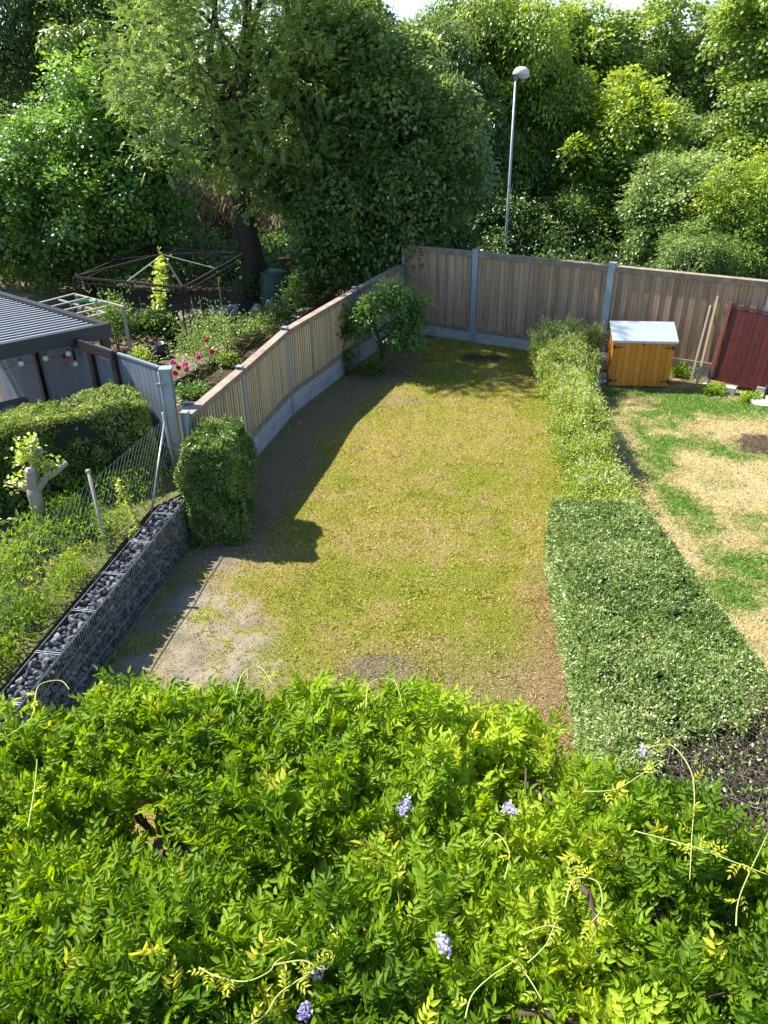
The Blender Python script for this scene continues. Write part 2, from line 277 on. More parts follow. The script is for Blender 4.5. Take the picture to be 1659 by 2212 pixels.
def tree(name,label,base,lobes,matn,nclump=700,per=45,cr=.45,lL=.16,lW=.1,tpl='ovate',style='flat',trunk=.2,barkm='bark',cat='tree',group='trees behind the gardens',lean=(0,0),kbase=.45,limbs=26,parts=True):
    base=np.array(base,float); T=empty(name,base,label,cat,group)
    if name not in('plum_tree','distant_tree','pine_tree'): lL*=.80; lW*=.80; per=per if style=='spray' else int(per*1.45); nclump=int(nclump*(1.45 if style=='spray' else 1.1)); cr*=.95
    P,O=lobe_points(sublobes(lobes),nclump,.7); n=len(P); fol=Fol(tpl); zc=np.array([l[2] for l in lobes]).mean(); zr=max(l[2]+l[5] for l in lobes)-base[2]
    sh_=(rng.random(n)<.24)[:,None]*rng.uniform(.08,.55,(n,1))*(1 if name!='plum_tree' else .25); P=P+nrm(O+np.array([0,0,.7]))*sh_
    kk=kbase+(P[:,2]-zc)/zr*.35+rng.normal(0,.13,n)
    if style=='spray':
        m=5; P2=np.repeat(P,m,0)+rng.normal(0,cr*.55,(n*m,3)); O2=nrm(np.repeat(O,m,0)+rdir(n*m)*.8+np.array([0,0,.45])); N2=nrm(np.array([0,0,1.])+rdir(n*m)*.5)
        pinnate(fol,P2,O2,N2,cr*rng.uniform(.7,1.1,n*m),per,lL,lW,np.repeat(kk,m)+rng.normal(0,.08,n*m),.22)
    elif style=='needle':
        m=per; P2=np.repeat(P,m,0); O2=np.repeat(O,m,0); d=nrm(rdir(n*m)+O2*.6+np.array([0,0,.4])); P2=P2+rng.normal(0,cr*.6,(n*m,3))*np.array([1,1,.45]); fol.add(P2,d,rdir(n*m),lL*rng.uniform(.6,1.2,n*m),lW,np.repeat(kk,m)+rng.normal(0,.1,n*m))
    else:
        m=per; O2=np.repeat(O,m,0); g=rng.normal(0,1,(n*m,3)); ax=nrm(np.array([0,0,1.])*.8+O2*.6); g-=ax*(g*ax).sum(1)[:,None]*.62
        hang=-.25 if style=='flat' else -.9
        P2=np.repeat(P,m,0)+g*cr*.62; rr=np.linalg.norm(g,axis=1); P2[:,2]-=.10*cr*rr**2
        d=nrm(O2*.7+nrm(g)*.7+rdir(n*m)*.6+np.array([0,0,hang])); N2=nrm(np.array([0,0,1.])*.9+O2*.55+rdir(n*m)*.55)
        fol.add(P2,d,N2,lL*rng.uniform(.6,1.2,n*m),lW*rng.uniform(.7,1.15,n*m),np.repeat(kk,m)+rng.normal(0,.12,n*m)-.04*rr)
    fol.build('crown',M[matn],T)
    b=MB(); top=base+np.array([lean[0],lean[1],(zc-base[2])*1.15]); pts=[base+(top-base)*np.array([t**2 if t<1 else 1,t**2,t])+np.array([math.sin(t*5+base[0])*.12,math.cos(t*4)*.1,0]) for t in np.linspace(0,1,7)]
    b.tube([p-(np.array([0,0,.1]) if i==0 else 0) for i,p in enumerate(pts)],[trunk*(1.25 if i==0 else 1)*(1-.75*i/6) for i in range(7)],8)
    for l in lobes:
        c=np.array(l[:3]); s0=pts[random.randint(2,5)]; mid=(s0+c)/2+rng.normal(0,.2,3); b.tube([s0,mid,c,c+np.array([0,0,l[5]*.5])],[trunk*.32,trunk*.2,trunk*.10,trunk*.03],5)
    for i in rng.choice(n,min(limbs,n),False):
        j=int(np.argmin([np.linalg.norm((P[i]-np.array(l[:3]))/np.array(l[3:6])) for l in lobes])); c=np.array(lobes[j][:3]); m_=(c+P[i])/2+rng.normal(0,.12,3); b.tube([c,m_,P[i]],[trunk*.14,trunk*.09,.008],4,cap=False)
    b.build('trunk',M[barkm],T); return T
def bush(name,label,c,r,matn,n=3000,lL=.06,lW=.03,tpl='ovate',cat='plant',group=None,kb=.5,stems=7,parent=None):
    """a small leafy plant: leaf clumps on stems rising from its foot"""
    c=np.array(c,float); T=empty(name,c,label,cat,group) ; fol=Fol(tpl)
    m=max(6,n//28); d=rdir(m); d[:,2]=np.abs(d[:,2])*1.2-.15; P=c+np.array([0,0,r[2]*.45])+d*np.array(r)*np.array([1,1,.55])*rng.uniform(.35,1.05,m)[:,None]
    q=n//m; P2=np.repeat(P,q,0)+rng.normal(0,.16*max(r),(m*q,3)); P2[:,2]=np.maximum(P2[:,2],c[2]+.01)
    O=np.repeat(nrm(d),q,0); fol.add(P2,O+rdir(m*q)*.8+np.array([0,0,.2]),np.array([0,0,1.])+rdir(m*q)*.6,lL*rng.uniform(.6,1.2,m*q),lW,np.repeat(kb+rng.normal(0,.12,m),q)+rng.normal(0,.1,m*q))
    fol.build('leaves',M[matn],T)
    b=MB()
    for i in range(stems):
        p=P[rng.integers(m)]; b.tube([c+np.array([rng.normal(0,.03),rng.normal(0,.03),-.03]),(c+p)/2+rng.normal(0,.04,3),p],[.012,.008,.003],4,k=random.random(),cap=False)
    b.build('stems',M['vine'],T); return T
#@@SETTING
# ================================================================ ground
def poly(pts,z=0.): return np.array([G(u,v,z)[:2] for u,v in pts])
def inpoly(x,y,P):
    c=np.zeros(x.shape,bool); n=len(P)
    for i in range(n):
        x1,y1=P[i]; x2,y2=P[i-1]
        cr_=((y1>y)!=(y2>y))&(x<(x2-x1)*(y-y1)/((y2-y1)+1e-12)+x1); c^=cr_
    return c
def soft(x,y,P,w_=.12,s=0,wob=.25):
    out=np.zeros(x.shape); m=w_+wob*1.7; b=(x>P[:,0].min()-m)&(x<P[:,0].max()+m)&(y>P[:,1].min()-m)&(y<P[:,1].max()+m); X=x[b]; Y=y[b]
    if len(X)==0: return out
    jx=(fbm(X,Y,1.7,s)-.5)*wob*1.6+(vn(X,Y,14,s+9)-.5)*wob*.9; jy=(fbm(X,Y,1.9,s+3)-.5)*wob*1.6+(vn(X,Y,15,s+7)-.5)*wob*.9; acc=0
    for dx,dy in [(0,0),(1,0),(-1,0),(0,1),(0,-1),(.7,.7),(-.7,-.7),(.7,-.7),(-.7,.7)]: acc=acc+inpoly(X+dx*w_+jx,Y+dy*w_+jy,P)
    out[b]=acc/9; return out
def mix(a,b,t): return a*(1-t[:,None])+np.array(b)*t[:,None]
Z5=lambda L:[(1037+.375*a,781+.375*b) for a,b in L]
GREEN=[Z5([(640,160),(1080,160),(1330,190),(1659,250),(1659,330),(1560,320),(1480,330),(1300,300),(1240,340),(1100,310),(960,350),(880,330),(900,290),(1040,260),(1020,215),(800,195),(720,240),(690,200)]),
 Z5([(800,340),(960,350),(940,430),(1080,430),(1240,450),(1240,500),(1100,520),(1090,620),(1010,660),(1180,720),(1200,790),(1310,850),(1340,1000),(1240,1010),(1200,880),(1040,860),(990,740),(960,640),(900,520),(880,420)]),
 Z5([(1270,440),(1370,450),(1470,510),(1700,570),(1700,600),(1450,555),(1330,530),(1270,490)]),
 Z5([(1310,1060),(1420,1030),(1480,1110),(1700,1100),(1700,1340),(1560,1340),(1480,1290),(1400,1190),(1350,1120)]),
 Z5([(1470,910),(1600,860),(1650,890),(1560,950),(1470,960)]),
 Z5([(1210,1210),(1330,1240),(1410,1320),(1350,1345),(1240,1290)]),
 Z5([(1300,655),(1400,660),(1390,690),(1310,695)]),
 Z5([(930,340),(1150,330),(1220,370),(1100,385),(960,395)]),
 [(1480,1230),(1659,1260),(1659,1330),(1560,1330)]]
GREEN=[poly(p) for p in GREEN]
DIRT=poly([(190,1500),(300,1350),(430,1170),(520,1160),(560,1230),(470,1250),(560,1330),(590,1410),(540,1560),(200,1600)])
STRIP=poly([(430,1180),(540,1000),(640,890),(770,800),(900,745),(920,790),(800,860),(700,950),(650,1050),(560,1180),(520,1190)])
RIGHTDRY=poly([(1140,1260),(1185,1200),(1260,1500),(1280,1640),(1060,1640),(1130,1480)])
DRYB=poly([(700,1440),(1230,1400),(1280,1700),(560,1700)])
def lawncol(x,y):
    n=len(x); a=fbm(x,y,.55,1); b=fbm(x,y,2.6,11); c_=fbm(x,y,9,21)
    t=np.clip((a-.5)*1.9+.42+(b-.5)*1.3+(c_-.5)*.9,0,1); col=mix(np.tile([.262,.270,.034],(n,1)),(.385,.31,.075),t)
    col=mix(col,(.37,.28,.13),np.clip((b-.5)*3.6,0,.7)*np.clip((c_-.25)*2,0,1))
    col=mix(col,(.32,.20,.115),soft(x,y,RIGHTDRY,.2,3)*.7)
    col=mix(col,(.33,.25,.14),soft(x,y,DRYB,.4,4)*.5)
    e=soft(x,y,DIRT,.22,5,.5); spots=np.clip((fbm(x,y,3.2,31)-.49)*7,0,1); dirt=mix(np.tile([.20,.165,.125],(n,1)),(.34,.285,.22),np.clip((fbm(x,y,4.5,35)-.3)*2.5,0,1)); ee=(e*(1-spots*.75)*(.7+.4*c_))[:,None]; col=col*(1-ee)+dirt*ee; 
    col=mix(col,(.30,.225,.14),soft(x,y,STRIP,.25,6,.4)*.85)
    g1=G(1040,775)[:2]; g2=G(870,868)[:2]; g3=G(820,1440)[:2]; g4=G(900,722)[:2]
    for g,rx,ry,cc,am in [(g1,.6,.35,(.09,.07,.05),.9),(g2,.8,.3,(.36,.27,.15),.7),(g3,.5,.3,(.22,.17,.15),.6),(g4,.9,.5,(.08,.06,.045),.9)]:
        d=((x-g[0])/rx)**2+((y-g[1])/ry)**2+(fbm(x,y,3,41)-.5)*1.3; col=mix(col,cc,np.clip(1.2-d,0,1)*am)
    # neighbour's lawn
    rt=x>np.interp(y,[4,12,18,21],[2.9,4.0,4.6,4.8])
    straw=mix(np.tile([.52,.40,.20],(n,1)),(.40,.33,.14),np.clip((b-.4)*2.5,0,1))
    gr=np.zeros(n)
    for i,P in enumerate(GREEN): gr=np.maximum(gr,soft(x,y,P,.2,50+i,.36))
    gr=np.maximum(gr,np.clip((fbm(x,y,1.1,61)-.60)*5,0,.55)); gr=np.clip(gr*(.75+.8*vn(x,y,6,63)),0,1); straw=mix(straw,(.115,.22,.03),gr*.95)
    g=G(1650,961)[:2]; d=((x-g[0])/.62)**2+((y-g[1])/.55)**2+(fbm(x,y,4,71)-.5)*.8; straw=mix(straw,(.10,.065,.05),np.clip((1.2-d+(vn(x,y,12,73)-.5)*.9)*1.6,0,1)*.9)
    bw=np.clip((y-16.9)/.9,0,1)*np.clip((fbm(x,y,2.6,81)-.3)*3,0,1); straw=mix(straw,(.2,.15,.10),bw*.7)
    col[rt]=straw[rt]; return col,gr*rt
def xl(y): return np.interp(y,[3,6.5,10.6,11.5,13.6,16.1,19.5,22.25,23.0],[-4.15,-3.98,-3.32,-3.05,-2.6,-2.03,-.62,.78,.9])
FA=np.array([2.58,21.2]); FD=np.array([.8515,-.5243]) # back fence line
ys=np.arange(-2,22.4,.05); ts=np.linspace(0,1,300); YY,TT=np.meshgrid(ys,ts,indexing='ij')
xr=np.where(YY>17.3,np.minimum(11.5,(21.2-YY)/.5243*.8515+2.58+.15),11.5); XL=xl(YY)-.12; TQ=TT; XX=XL+(xr-XL)*TQ
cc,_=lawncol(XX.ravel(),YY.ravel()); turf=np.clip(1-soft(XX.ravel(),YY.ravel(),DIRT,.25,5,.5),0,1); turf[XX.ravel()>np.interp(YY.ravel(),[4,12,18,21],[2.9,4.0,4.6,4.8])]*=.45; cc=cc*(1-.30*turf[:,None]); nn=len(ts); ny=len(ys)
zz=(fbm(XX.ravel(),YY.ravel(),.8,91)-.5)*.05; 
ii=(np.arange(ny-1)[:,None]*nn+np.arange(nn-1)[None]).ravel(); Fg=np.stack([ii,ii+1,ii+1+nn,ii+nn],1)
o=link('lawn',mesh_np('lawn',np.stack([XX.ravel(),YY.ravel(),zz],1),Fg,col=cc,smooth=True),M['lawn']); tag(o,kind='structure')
# base ground to the horizon
b=MB(); n=64; V=[(0,60,-.3)]+[(6000*math.cos(2*math.pi*i/n),60+6000*math.sin(2*math.pi*i/n),-.3) for i in range(n)]; b.add(V,[(0,i+1,(i+1)%n+1) for i in range(n)])
o=b.build('ground',mat('far_ground',[(.03,.04,.015),(.07,.08,.03)],.95,scale=.3,amt=.8)); tag(o,kind='structure')
# raised gardens on the left and the bank behind the fences
def hz(x,y): return np.interp(y,[4,12,14.5,60],[.70,.70,.28,.28])+(fbm(x,y,1.2,101)-.5)*.1
ys2=np.concatenate([np.arange(3,24,.12),np.arange(24,75,1.)]); ts2=np.linspace(0,1,130)**1.7
YY,TT=np.meshgrid(ys2,ts2,indexing='ij'); XR=np.where(YY<10.8,xl(YY)-.28,xl(YY)-.05); XR=np.where(YY>22.4,np.interp(YY,[22.4,26],[1.2,40]),XR); XX=XR+(-30-XR)*TT
x=XX.ravel(); y=YY.ravel(); n=len(x); s1=fbm(x,y,1.3,111); cc=mix(np.tile([.075,.055,.038],(n,1)),(.17,.125,.08),np.clip((s1-.35)*3,0,1))
near=(y<12.6)&(x>-8); cc[near]=mix(cc[near],(.12,.16,.03),np.full(near.sum(),.6)); fr=y>27; cc[fr]=mix(cc[fr],(.05,.06,.02),np.full(fr.sum(),.8))
p=G(480,490,.28)[:2]; d=np.hypot((x-p[0])/3.5,(y-p[1])/6); cc=mix(cc,(.16,.12,.085),np.clip(1.3-d,0,1)*.8)
p=G(20,640,.28)[:2]; d=np.hypot((x-p[0])/2.5,(y-p[1])/2.5); cc=mix(cc,(.42,.33,.24),np.clip(1.3-d,0,1)*.9)
p=G(420,780,.28)[:2]; d=np.hypot((x-p[0])/.5,(y-p[1])/.9); cc=mix(cc,(.26,.22,.18),np.clip(1.3-d,0,1)*.9)
nn=len(ts2); ny=len(ys2); ii=(np.arange(ny-1)[:,None]*nn+np.arange(nn-1)[None]).ravel(); Fg=np.stack([ii,ii+nn,ii+1+nn,ii+1],1)
o=link('garden_soil',mesh_np('garden_soil',np.stack([x,y,hz(x,y)],1),Fg,col=cc,smooth=True),vcolmat('earth',25,.03,.5,1.5)); tag(o,kind='structure')
b=MB(); # skirt of earth behind the gabion and fence, and patio below the wisteria
yy=np.arange(3,22.3,.5)
for i in range(len(yy)-1):
    a=(xl(yy[i])-(.30 if yy[i]<10.8 else .06),yy[i]); c=(xl(yy[i+1])-(.30 if yy[i+1]<10.8 else .06),yy[i+1]); b.add([(*a,-.3),(*c,-.3),(*c,hz(np.array(c[0]),np.array(c[1]))+.03),(*a,hz(np.array(a[0]),np.array(a[1]))+.03)],[(0,3,2,1)])
o=b.build('earth_bank',M['soil']); tag(o,kind='structure')
b=MB(); b.box((0,1.2,.04),(8.2,4.4,.03))
o=b.build('patio',mat('gravel_patio',[(.22,.16,.13),(.42,.33,.27),(.55,.46,.38)],.95,scale=45,amt=.7,bump=.01)); tag(o,kind='structure')
# far hills
b=MB(); V=[];Fs=[]
for i in range(41):
    X=-2500+i*170.; hgt=85+45*math.sin(i*.35)+25*math.sin(i*1.1+1); V+=[(X,3300,-2),(X,3500,hgt*.75),(X,3800,hgt),(X,4600,-2)]
for i in range(40):
    for j in range(3): q=i*4+j; Fs.append((q,q+1,q+5,q+4))
b.add(V,Fs,.5,True); o=b.build('hills',mat('wooded_hill',[(.05,.08,.04),(.10,.14,.07)],1,scale=.01,amt=.6)); tag(o,kind='structure')
# grass: short blades and clover leaves in the colour of the turf they grow from
def blades(n,x0,x1,y0,y1,name,matn,L=(.02,.05),W=(.008,.016),side=None):
    x=rng.uniform(x0,x1,n); y=rng.uniform(y0,y1,n); dens=np.interp(y,[4,22],[1.,.45]); kp=rng.random(n)<dens
    kp&=(x>xl(y)+.02)&(x<np.where(y>17.3,(21.2-y)/.5243*.8515+2.5,99))
    x=x[kp]; y=y[kp]; c,g=lawncol(x,y); n=len(x); g=np.maximum(g,np.clip((vn(x,y,5,301)-.62)*3,0,.8))
    bare=np.clip((soft(x,y,DIRT,.2,5,.5)*(1-np.clip((fbm(x,y,3.2,31)-.49)*7,0,1))),0,1)*.88; bare=np.maximum(bare,soft(x,y,STRIP,.2,6,.4)*.8); k2=rng.random(n)>bare; x=x[k2];y=y[k2];c=c[k2];g=g[k2];n=len(x)
    z=(fbm(x,y,.8,91)-.5)*.05; P=np.stack([x,y,z],1); d=rdir(n); d[:,2]=np.abs(d[:,2])*.8+.12; d=nrm(d); s_=nrm(np.cross(d,rdir(n))); l=(rng.uniform(*L,n)*(1+1.1*g))[:,None]; w_=rng.uniform(*W,n)[:,None]
    V=np.stack([P-s_*w_*.5,P+s_*w_*.5,P+d*l+s_*w_*.35,P+d*l*1.15-s_*w_*.1],1); hue=rng.normal(0,1,n)[:,None]
    cb=c*(1.30+.50*rng.normal(0,1,(n,1)).clip(-1.7,1.9)); cb[:,0:1]*=(1+.22*hue.clip(-1.5,1.5)); cb=np.repeat(np.clip(cb,.02,.7),4,0)
    me=mesh_np(name,V.reshape(-1,3),np.arange(4*n).reshape(-1,4),col=cb); return link(name,me,matn)
gm,nt,p_,o_=newmat('grass_blade'); a=attr(nt,'Col'); nt.links.new(a.outputs['Color'],p_.inputs['Base Color']); p_.inputs['Roughness'].default_value=.6; p_.inputs['Specular IOR Level'].default_value=.25
t_=nt.nodes.new('ShaderNodeBsdfTranslucent'); nt.links.new(a.outputs['Color'],t_.inputs[0]); mx=nt.nodes.new('ShaderNodeMixShader'); mx.inputs[0].default_value=.3; nt.links.new(p_.outputs[0],mx.inputs[1]); nt.links.new(t_.outputs[0],mx.inputs[2]); nt.links.new(mx.outputs[0],o_.inputs[0])
o=blades(700000,-4.2,9.5,4.0,22.3,'grass',gm,L=(.012,.034),W=(.007,.016)); tag(o,'short sun-scorched grass and clover of the two lawns','grass',kind='stuff')
n=9000; x=rng.uniform(-4,0,n); y=rng.uniform(5,12.5,n); kp=(rng.random(n)<soft(x,y,DIRT,.25,5,.5)*.8+.05)&(x>xl(y)); x=x[kp];y=y[kp];n=len(x); z=(fbm(x,y,.8,91)-.5)*.05
f=Fol('diamond'); f.add(np.stack([x,y,z+.006],1),rdir(n)*np.array([1,1,.15]),np.array([0,0,1.])+rdir(n)*.4,rng.uniform(.008,.028,n),rng.uniform(.006,.014,n),rng.random(n)); o=f.build('leaf_litter',leafmat('dry_litter',[(.08,.055,.04),(.3,.24,.17),(.5,.43,.33)],.1,.8,.2)); tag(o,'pale dry leaf litter scattered on the bare earth','litter',kind='stuff')
#@@FENCES
# ================================================================ timber fences
def fence_panel(a,b_,z0,z1,matn,parent,style,front):
    a=np.array(a,float); b_=np.array(b_,float); d=b_-a; L=np.linalg.norm(d); d/=L; nrm_=np.array([d[1],-d[0]])*front; P=MB(); t=0
    A3=lambda s_,z,off: np.array([*(a+d*s_+nrm_*off),z])
    if style=='back':
        wv=.135; i=0
        while t<L-.02:
            w_=min(wv*random.uniform(.96,1.04),L-t); h=(z0+z1)/2
            P.box(A3(t+w_/2,h,.004 if i%2 else .028),(w_+.012,.022,z1-z0-.2),(*d,0),k=random.gauss(.5,.17)); t+=w_; i+=1
    else:
        wv=.107
        while t<L-.02:
            w_=min(wv,L-t); h=(z0+z1)/2
            P.box(A3(t+w_/2,h,.0),(w_+.004,.02,z1-z0-.2),(*d,0),k=random.gauss(.35,.15)); P.box(A3(t+w_/2+random.uniform(-.004,.004),h,.024),(.052,.026,z1-z0-.2),(*d,0),k=random.gauss(.62,.17)); t+=w_
    for k_ in range(3): P.box(A3(L/2,z0+.3+k_*(z1-z0-.6)/2,-.04),(L-.01,.045,.09),(*d,0),k=.4)
    o=P.build('panel',M[matn],parent)
    r=MB(); r.box(A3(L/2,z1-.055,.022),(L,.10,.11),(*d,0),bev=.006); r.box(A3(L/2,z1+.012,.01),(L,.17,.025),(*d,0),k=.75,bev=.004)
    r.build('top_rail',M['rail'],o); r=MB(); r.box(A3(L/2,z0+.055,.022),(L,.085,.11),(*d,0),bev=.006); r.build('bottom_rail',M['rail'],o)
def ipost(p,d,z1,parent,w_=.16,z0=-.05):
    d=np.array(d); nn_=np.array([d[1],-d[0]]); P=MB()
    for s_ in(-1,1): P.box((p[0]+nn_[0]*s_*w_*.47,p[1]+nn_[1]*s_*w_*.47,(z0+z1)/2),(w_,.012,z1-z0),(*d,0))
    P.box((p[0],p[1],(z0+z1)/2),(.012,w_*.92,z1-z0),(*d,0)); P.box((p[0],p[1],z1+.006),(w_*1.15,w_*1.1,.012),(*d,0),k=.8)
    o=P.build('post',M['galv'],parent)
    bo=MB(); 
    for q in(.35,.75,1.2): bo.box((p[0]+nn_[0]*w_*.5,p[1]+nn_[1]*w_*.5,z1-q),(.025,.02,.025),(*d,0))
    return o
Fb=empty('timber_fence',(4,20,0),'tall weathered brown board fence with blue-grey steel posts across the back of the lawn','fence','timber board fences')
SP=3.65; c0=FA-FD*2.15; bp=[c0,FA,FA+FD*SP,FA+FD*SP*2,FA+FD*SP*3]
BZ=.30; BT=2.42
for i in range(4):
    a=bp[i]+FD*.03; b_=bp[i+1]-FD*.03; fence_panel(a,b_,BZ,BT,'wood_back',Fb,'back',1)
    q=MB(); m_=(a+b_)/2; q.box((m_[0],m_[1],.11),(np.linalg.norm(b_-a)-.02,.08,.38),(*FD,0),bev=.006,k=.5); q.build('plinth',M['conc'],Fb)
for i in range(1,5): ipost(bp[i],FD,2.5,Fb)
ipost(c0-FD*.06,FD,2.36,Fb,.12)
Fl=empty('timber_fence',(-2,16,0),'lower tan slatted fence on a double concrete plinth along the left edge of the lawn','fence','timber board fences')
lp=[np.array(p_) for p_ in [(-3.14,11.45),(-2.60,13.62),(-2.03,16.08),(-.63,19.5),(c0[0]-.16,c0[1]-.05)]]
for i in range(4):
    d=lp[i+1]-lp[i]; L=np.linalg.norm(d); d/=L; a=lp[i]+d*.03; b_=lp[i+1]-d*.03; fence_panel(a,b_,.47,1.9,'wood_left',Fl,'left',1); m_=(a+b_)/2
    q=MB(); q.box((m_[0],m_[1],.10),(L-.08,.07,.236),(*d,0),bev=.006); q.box((m_[0],m_[1],.348),(L-.08,.07,.246),(*d,0),bev=.006,k=.55); q.build('plinth',M['conc'],Fl)
    ipost(lp[i],d,1.97,Fl,.11)
# ================================================================ gabion wall
ga=np.array([-4.18,4.6]); gb=np.array([-3.12,10.75]); gd=gb-ga; GL=np.linalg.norm(gd); gd/=GL; gn=np.array([-gd[1],gd[0]]) # gn points left
GWd=.30; GH=.82
Gb=empty('gabion_wall',(*ga,0),'low wire cage wall filled with grey rocks along the left lawn edge','wall')
def gp(s_,o_,z): q=ga+gd*s_+gn*o_; return np.array([q[0],q[1],z])
st=MB(); s_=0.03
NS=0
for z in np.arange(.05,GH+.05,.085):
    for s_ in np.arange(.04,GL,.09):
        for o_ in ((.05,.14,.23) if z>GH-.12 else (.045,)):
            st.rock(gp(s_+random.uniform(-.03,.03),o_+random.uniform(-.012,.02),min(z+random.uniform(-.02,.02),GH-.045+(.025*random.random() if z>GH-.1 else 0))),random.uniform(.034,.062),k=max(0,min(1,random.gauss(.42,.25))))
o=st.build('stones',M['stone'],Gb); o['kind']='stuff'
q=MB(); q.box((*(ga+gd*GL/2+gn*.16),.38),(GL,.16,.74),(*gd,0),k=.2); q.build('stone_core',M['stone'],Gb)
wm=MB()
for s_ in np.arange(0,GL+.01,.05): wm.tube([gp(s_,-.012,0),gp(s_,-.012,GH)],.0024,4,k=.5,cap=False)
for z in np.arange(.0,GH+.01,.205):
    for o_ in(-.018,-.004): wm.tube([gp(0,o_,z+.01),gp(GL,o_,z+.01)],.0030,4,k=.35,cap=False)
wm.build('front_mesh',M['galvd'],Gb)
wm=MB()
for o_ in(-.015,GWd): wm.tube([gp(0,o_,GH),gp(GL,o_,GH)],.0065,5,k=.9)
for s_ in np.arange(0,GL+.01,.05): wm.tube([gp(s_,GWd,.3),gp(s_,GWd,GH)],.002,4,cap=False)
wm.build('top_rod',M['galvd'],Gb)
for s_ in np.arange(.75,GL,.82):
    t_=MB()
    for e in(-.016,.016): t_.bar(gp(s_+e,-.02,GH+.008),gp(s_+e,GWd+.01,GH+.008),.008,.005,k=.6)
    t_.build('spacer_bar',M['galv'],Gb)
# ================================================================ chain link fence
Cl=empty('chain_link_fence',(-3.94,9.25,.7),'rusty grey chain link fence with leaning posts behind the gabion wall','fence')
cp=[np.array([-5.05,5.2]),np.array([-4.55,7.2]),np.array([-3.94,9.25]),np.array([-3.50,11.5])]
ctop=[1.80,1.84,1.86,1.80]
d=nrm(cp[2]-cp[1]); 
V=[];E_=MB()
def cpos(s_,h):
    # polyline by arclength
    Ls=[np.linalg.norm(cp[i+1]-cp[i]) for i in range(3)]; i=0
    while i<2 and s_>Ls[i]: s_-=Ls[i]; i+=1
    t=s_/Ls[i]; q=cp[i]+(cp[i+1]-cp[i])*t; zt=ctop[i]+(ctop[i+1]-ctop[i])*t; return np.array([q[0]-.03*math.sin(h*2),q[1],.72+(zt-.72)*h])
TL=sum(np.linalg.norm(cp[i+1]-cp[i]) for i in range(3)); cell=.06; hh=1.1; nk=int(hh/cell)
def wire(mb,a,b_,r=.0013):
    a=np.array(a);b_=np.array(b_);t=nrm(b_-a); u=nrm(np.cross(t,(0.1,.9,.2))); v=np.cross(t,u); 
    Q=[]; 
    for p_ in(a,b_):
        for an in(0,2.09,4.19): Q.append(p_+r*(math.cos(an)*u+math.sin(an)*v))
    mb.add(Q,[(0,1,4,3),(1,2,5,4),(2,0,3,5)],.6)
i=0
while i*cell<TL-.02:
    for sg in(0,1):
        pr=None
        for j in range(nk+1):
            zz_=((j+i+sg)%2)*cell; s_=i*cell+zz_; 
            if s_>TL: s_=TL
            p_=cpos(s_,j/nk)
            if pr is not None: wire(E_,pr,p_)
            pr=p_
        break
    i+=1
# second family of zigzags interlocks with the first
E_.build('wire_mesh',M['galvd'],Cl)
w_=MB()
for h in(.0,.5,1.): w_.tube([cpos(s_,h) for s_ in np.linspace(0,TL,14)],.0022,4)
w_.build('tension_wire',M['galvd'],Cl)
for p_,tp in [((-3.92,9.25),(-4.07,9.55)),((-5.05,5.2),(-5.1,5.3))]:
    q=MB(); q.tube([(p_[0],p_[1],.5),(tp[0],tp[1],1.9)],.024,10); q.lathe((tp[0],tp[1],1.89),[(.001,.03),(.033,.02),(.034,0),(.034,-.02)][::-1],10); q.build('post',M['oldlath'],Cl)
q=MB(); q.tube([(-3.46,11.52,.5),(-3.5,11.5,1.95)],.026,10); q.build('post',M['galvd'],Cl)
q=MB(); q.tube([(-3.62,10.30,.62),(-3.48,11.42,1.80)],.02,8); q.build('brace',M['galvd'],Cl)
#@@GREYFENCE
# ================================================================ neighbour's grey board fence
g0=np.array([-3.58,12.02]); gdv=nrm(np.array([-.76,.65])); gnv=np.array([-gdv[1],gdv[0]])
Gf=empty('grey_board_fence',(*g0,.3),'blue-grey vertical board fence running under the louvred pergola','fence')
segs=[(0.02,1.2),(1.36,1.95),(2.1,4.1),(4.22,6.2)]
def gq(s_,o_,z): q=g0+gdv*s_+gnv*o_; return (q[0],q[1],z)
for s0,s1 in segs:
    q=MB(); t=s0; i=0
    while t<s1-.02:
        q.box(gq(t+.06,0,1.40),(.117,.03,2.2),(*gdv,0),k=random.gauss(.55,.15),bev=.004); t+=.12
    q.box(gq((s0+s1)/2,0,2.515),(s1-s0,.06,.03),(*gdv,0),k=.9); q.build('board_panel',M['greyboard'],Gf)
for s_ in(1.28,2.03,4.16):
    q=MB(); q.box(gq(s_,.02,1.4),(.13,.13,2.3),(*gdv,0)); q.build('post',M['black'],Gf)
q=MB(); q.box(gq(2.2,.10,2.50),(2.0,.06,.16),(*gdv,0)); q.build('black_beam',M['black'],Gf)
o=empty('steel_post',(*g0,0),'thick galvanised steel post at the end of the grey board fence','post'); q=MB(); c_=g0+np.array([.10,-.06]); 
for s_ in(-1,1): q.box((c_[0],c_[1]+s_*.07,1.42),(.15,.012,2.2),(1,.1,0))
q.box((c_[0],c_[1],1.42),(.012,.14,2.2),(1,.1,0)); q.box((c_[0],c_[1],2.53),(.2,.2,.014),(1,.1,0)); q.build('beam',M['galv'],o)
q=MB(); q.tube([(c_[0]-.09,c_[1]-.10,.9),(c_[0]-.09,c_[1]-.10,2.5)],.016,8); q.build('tension_rod',M['galvd'],o)
for z_ in (2.28,1.2): q=MB(); q.box((c_[0]-.08,c_[1]-.1,z_),(.14,.05,.05)); q.build('clamp',M['galvd'],o)
o=empty('wooden_stake',(-3.28,11.75,.5),'thin pale wooden stake beside the galvanised steel post','stake'); q=MB(); q.box((-3.30,11.72,1.25),(.05,.05,1.5),k=.7,bev=.004); q.build('stake',M['lath'],o)
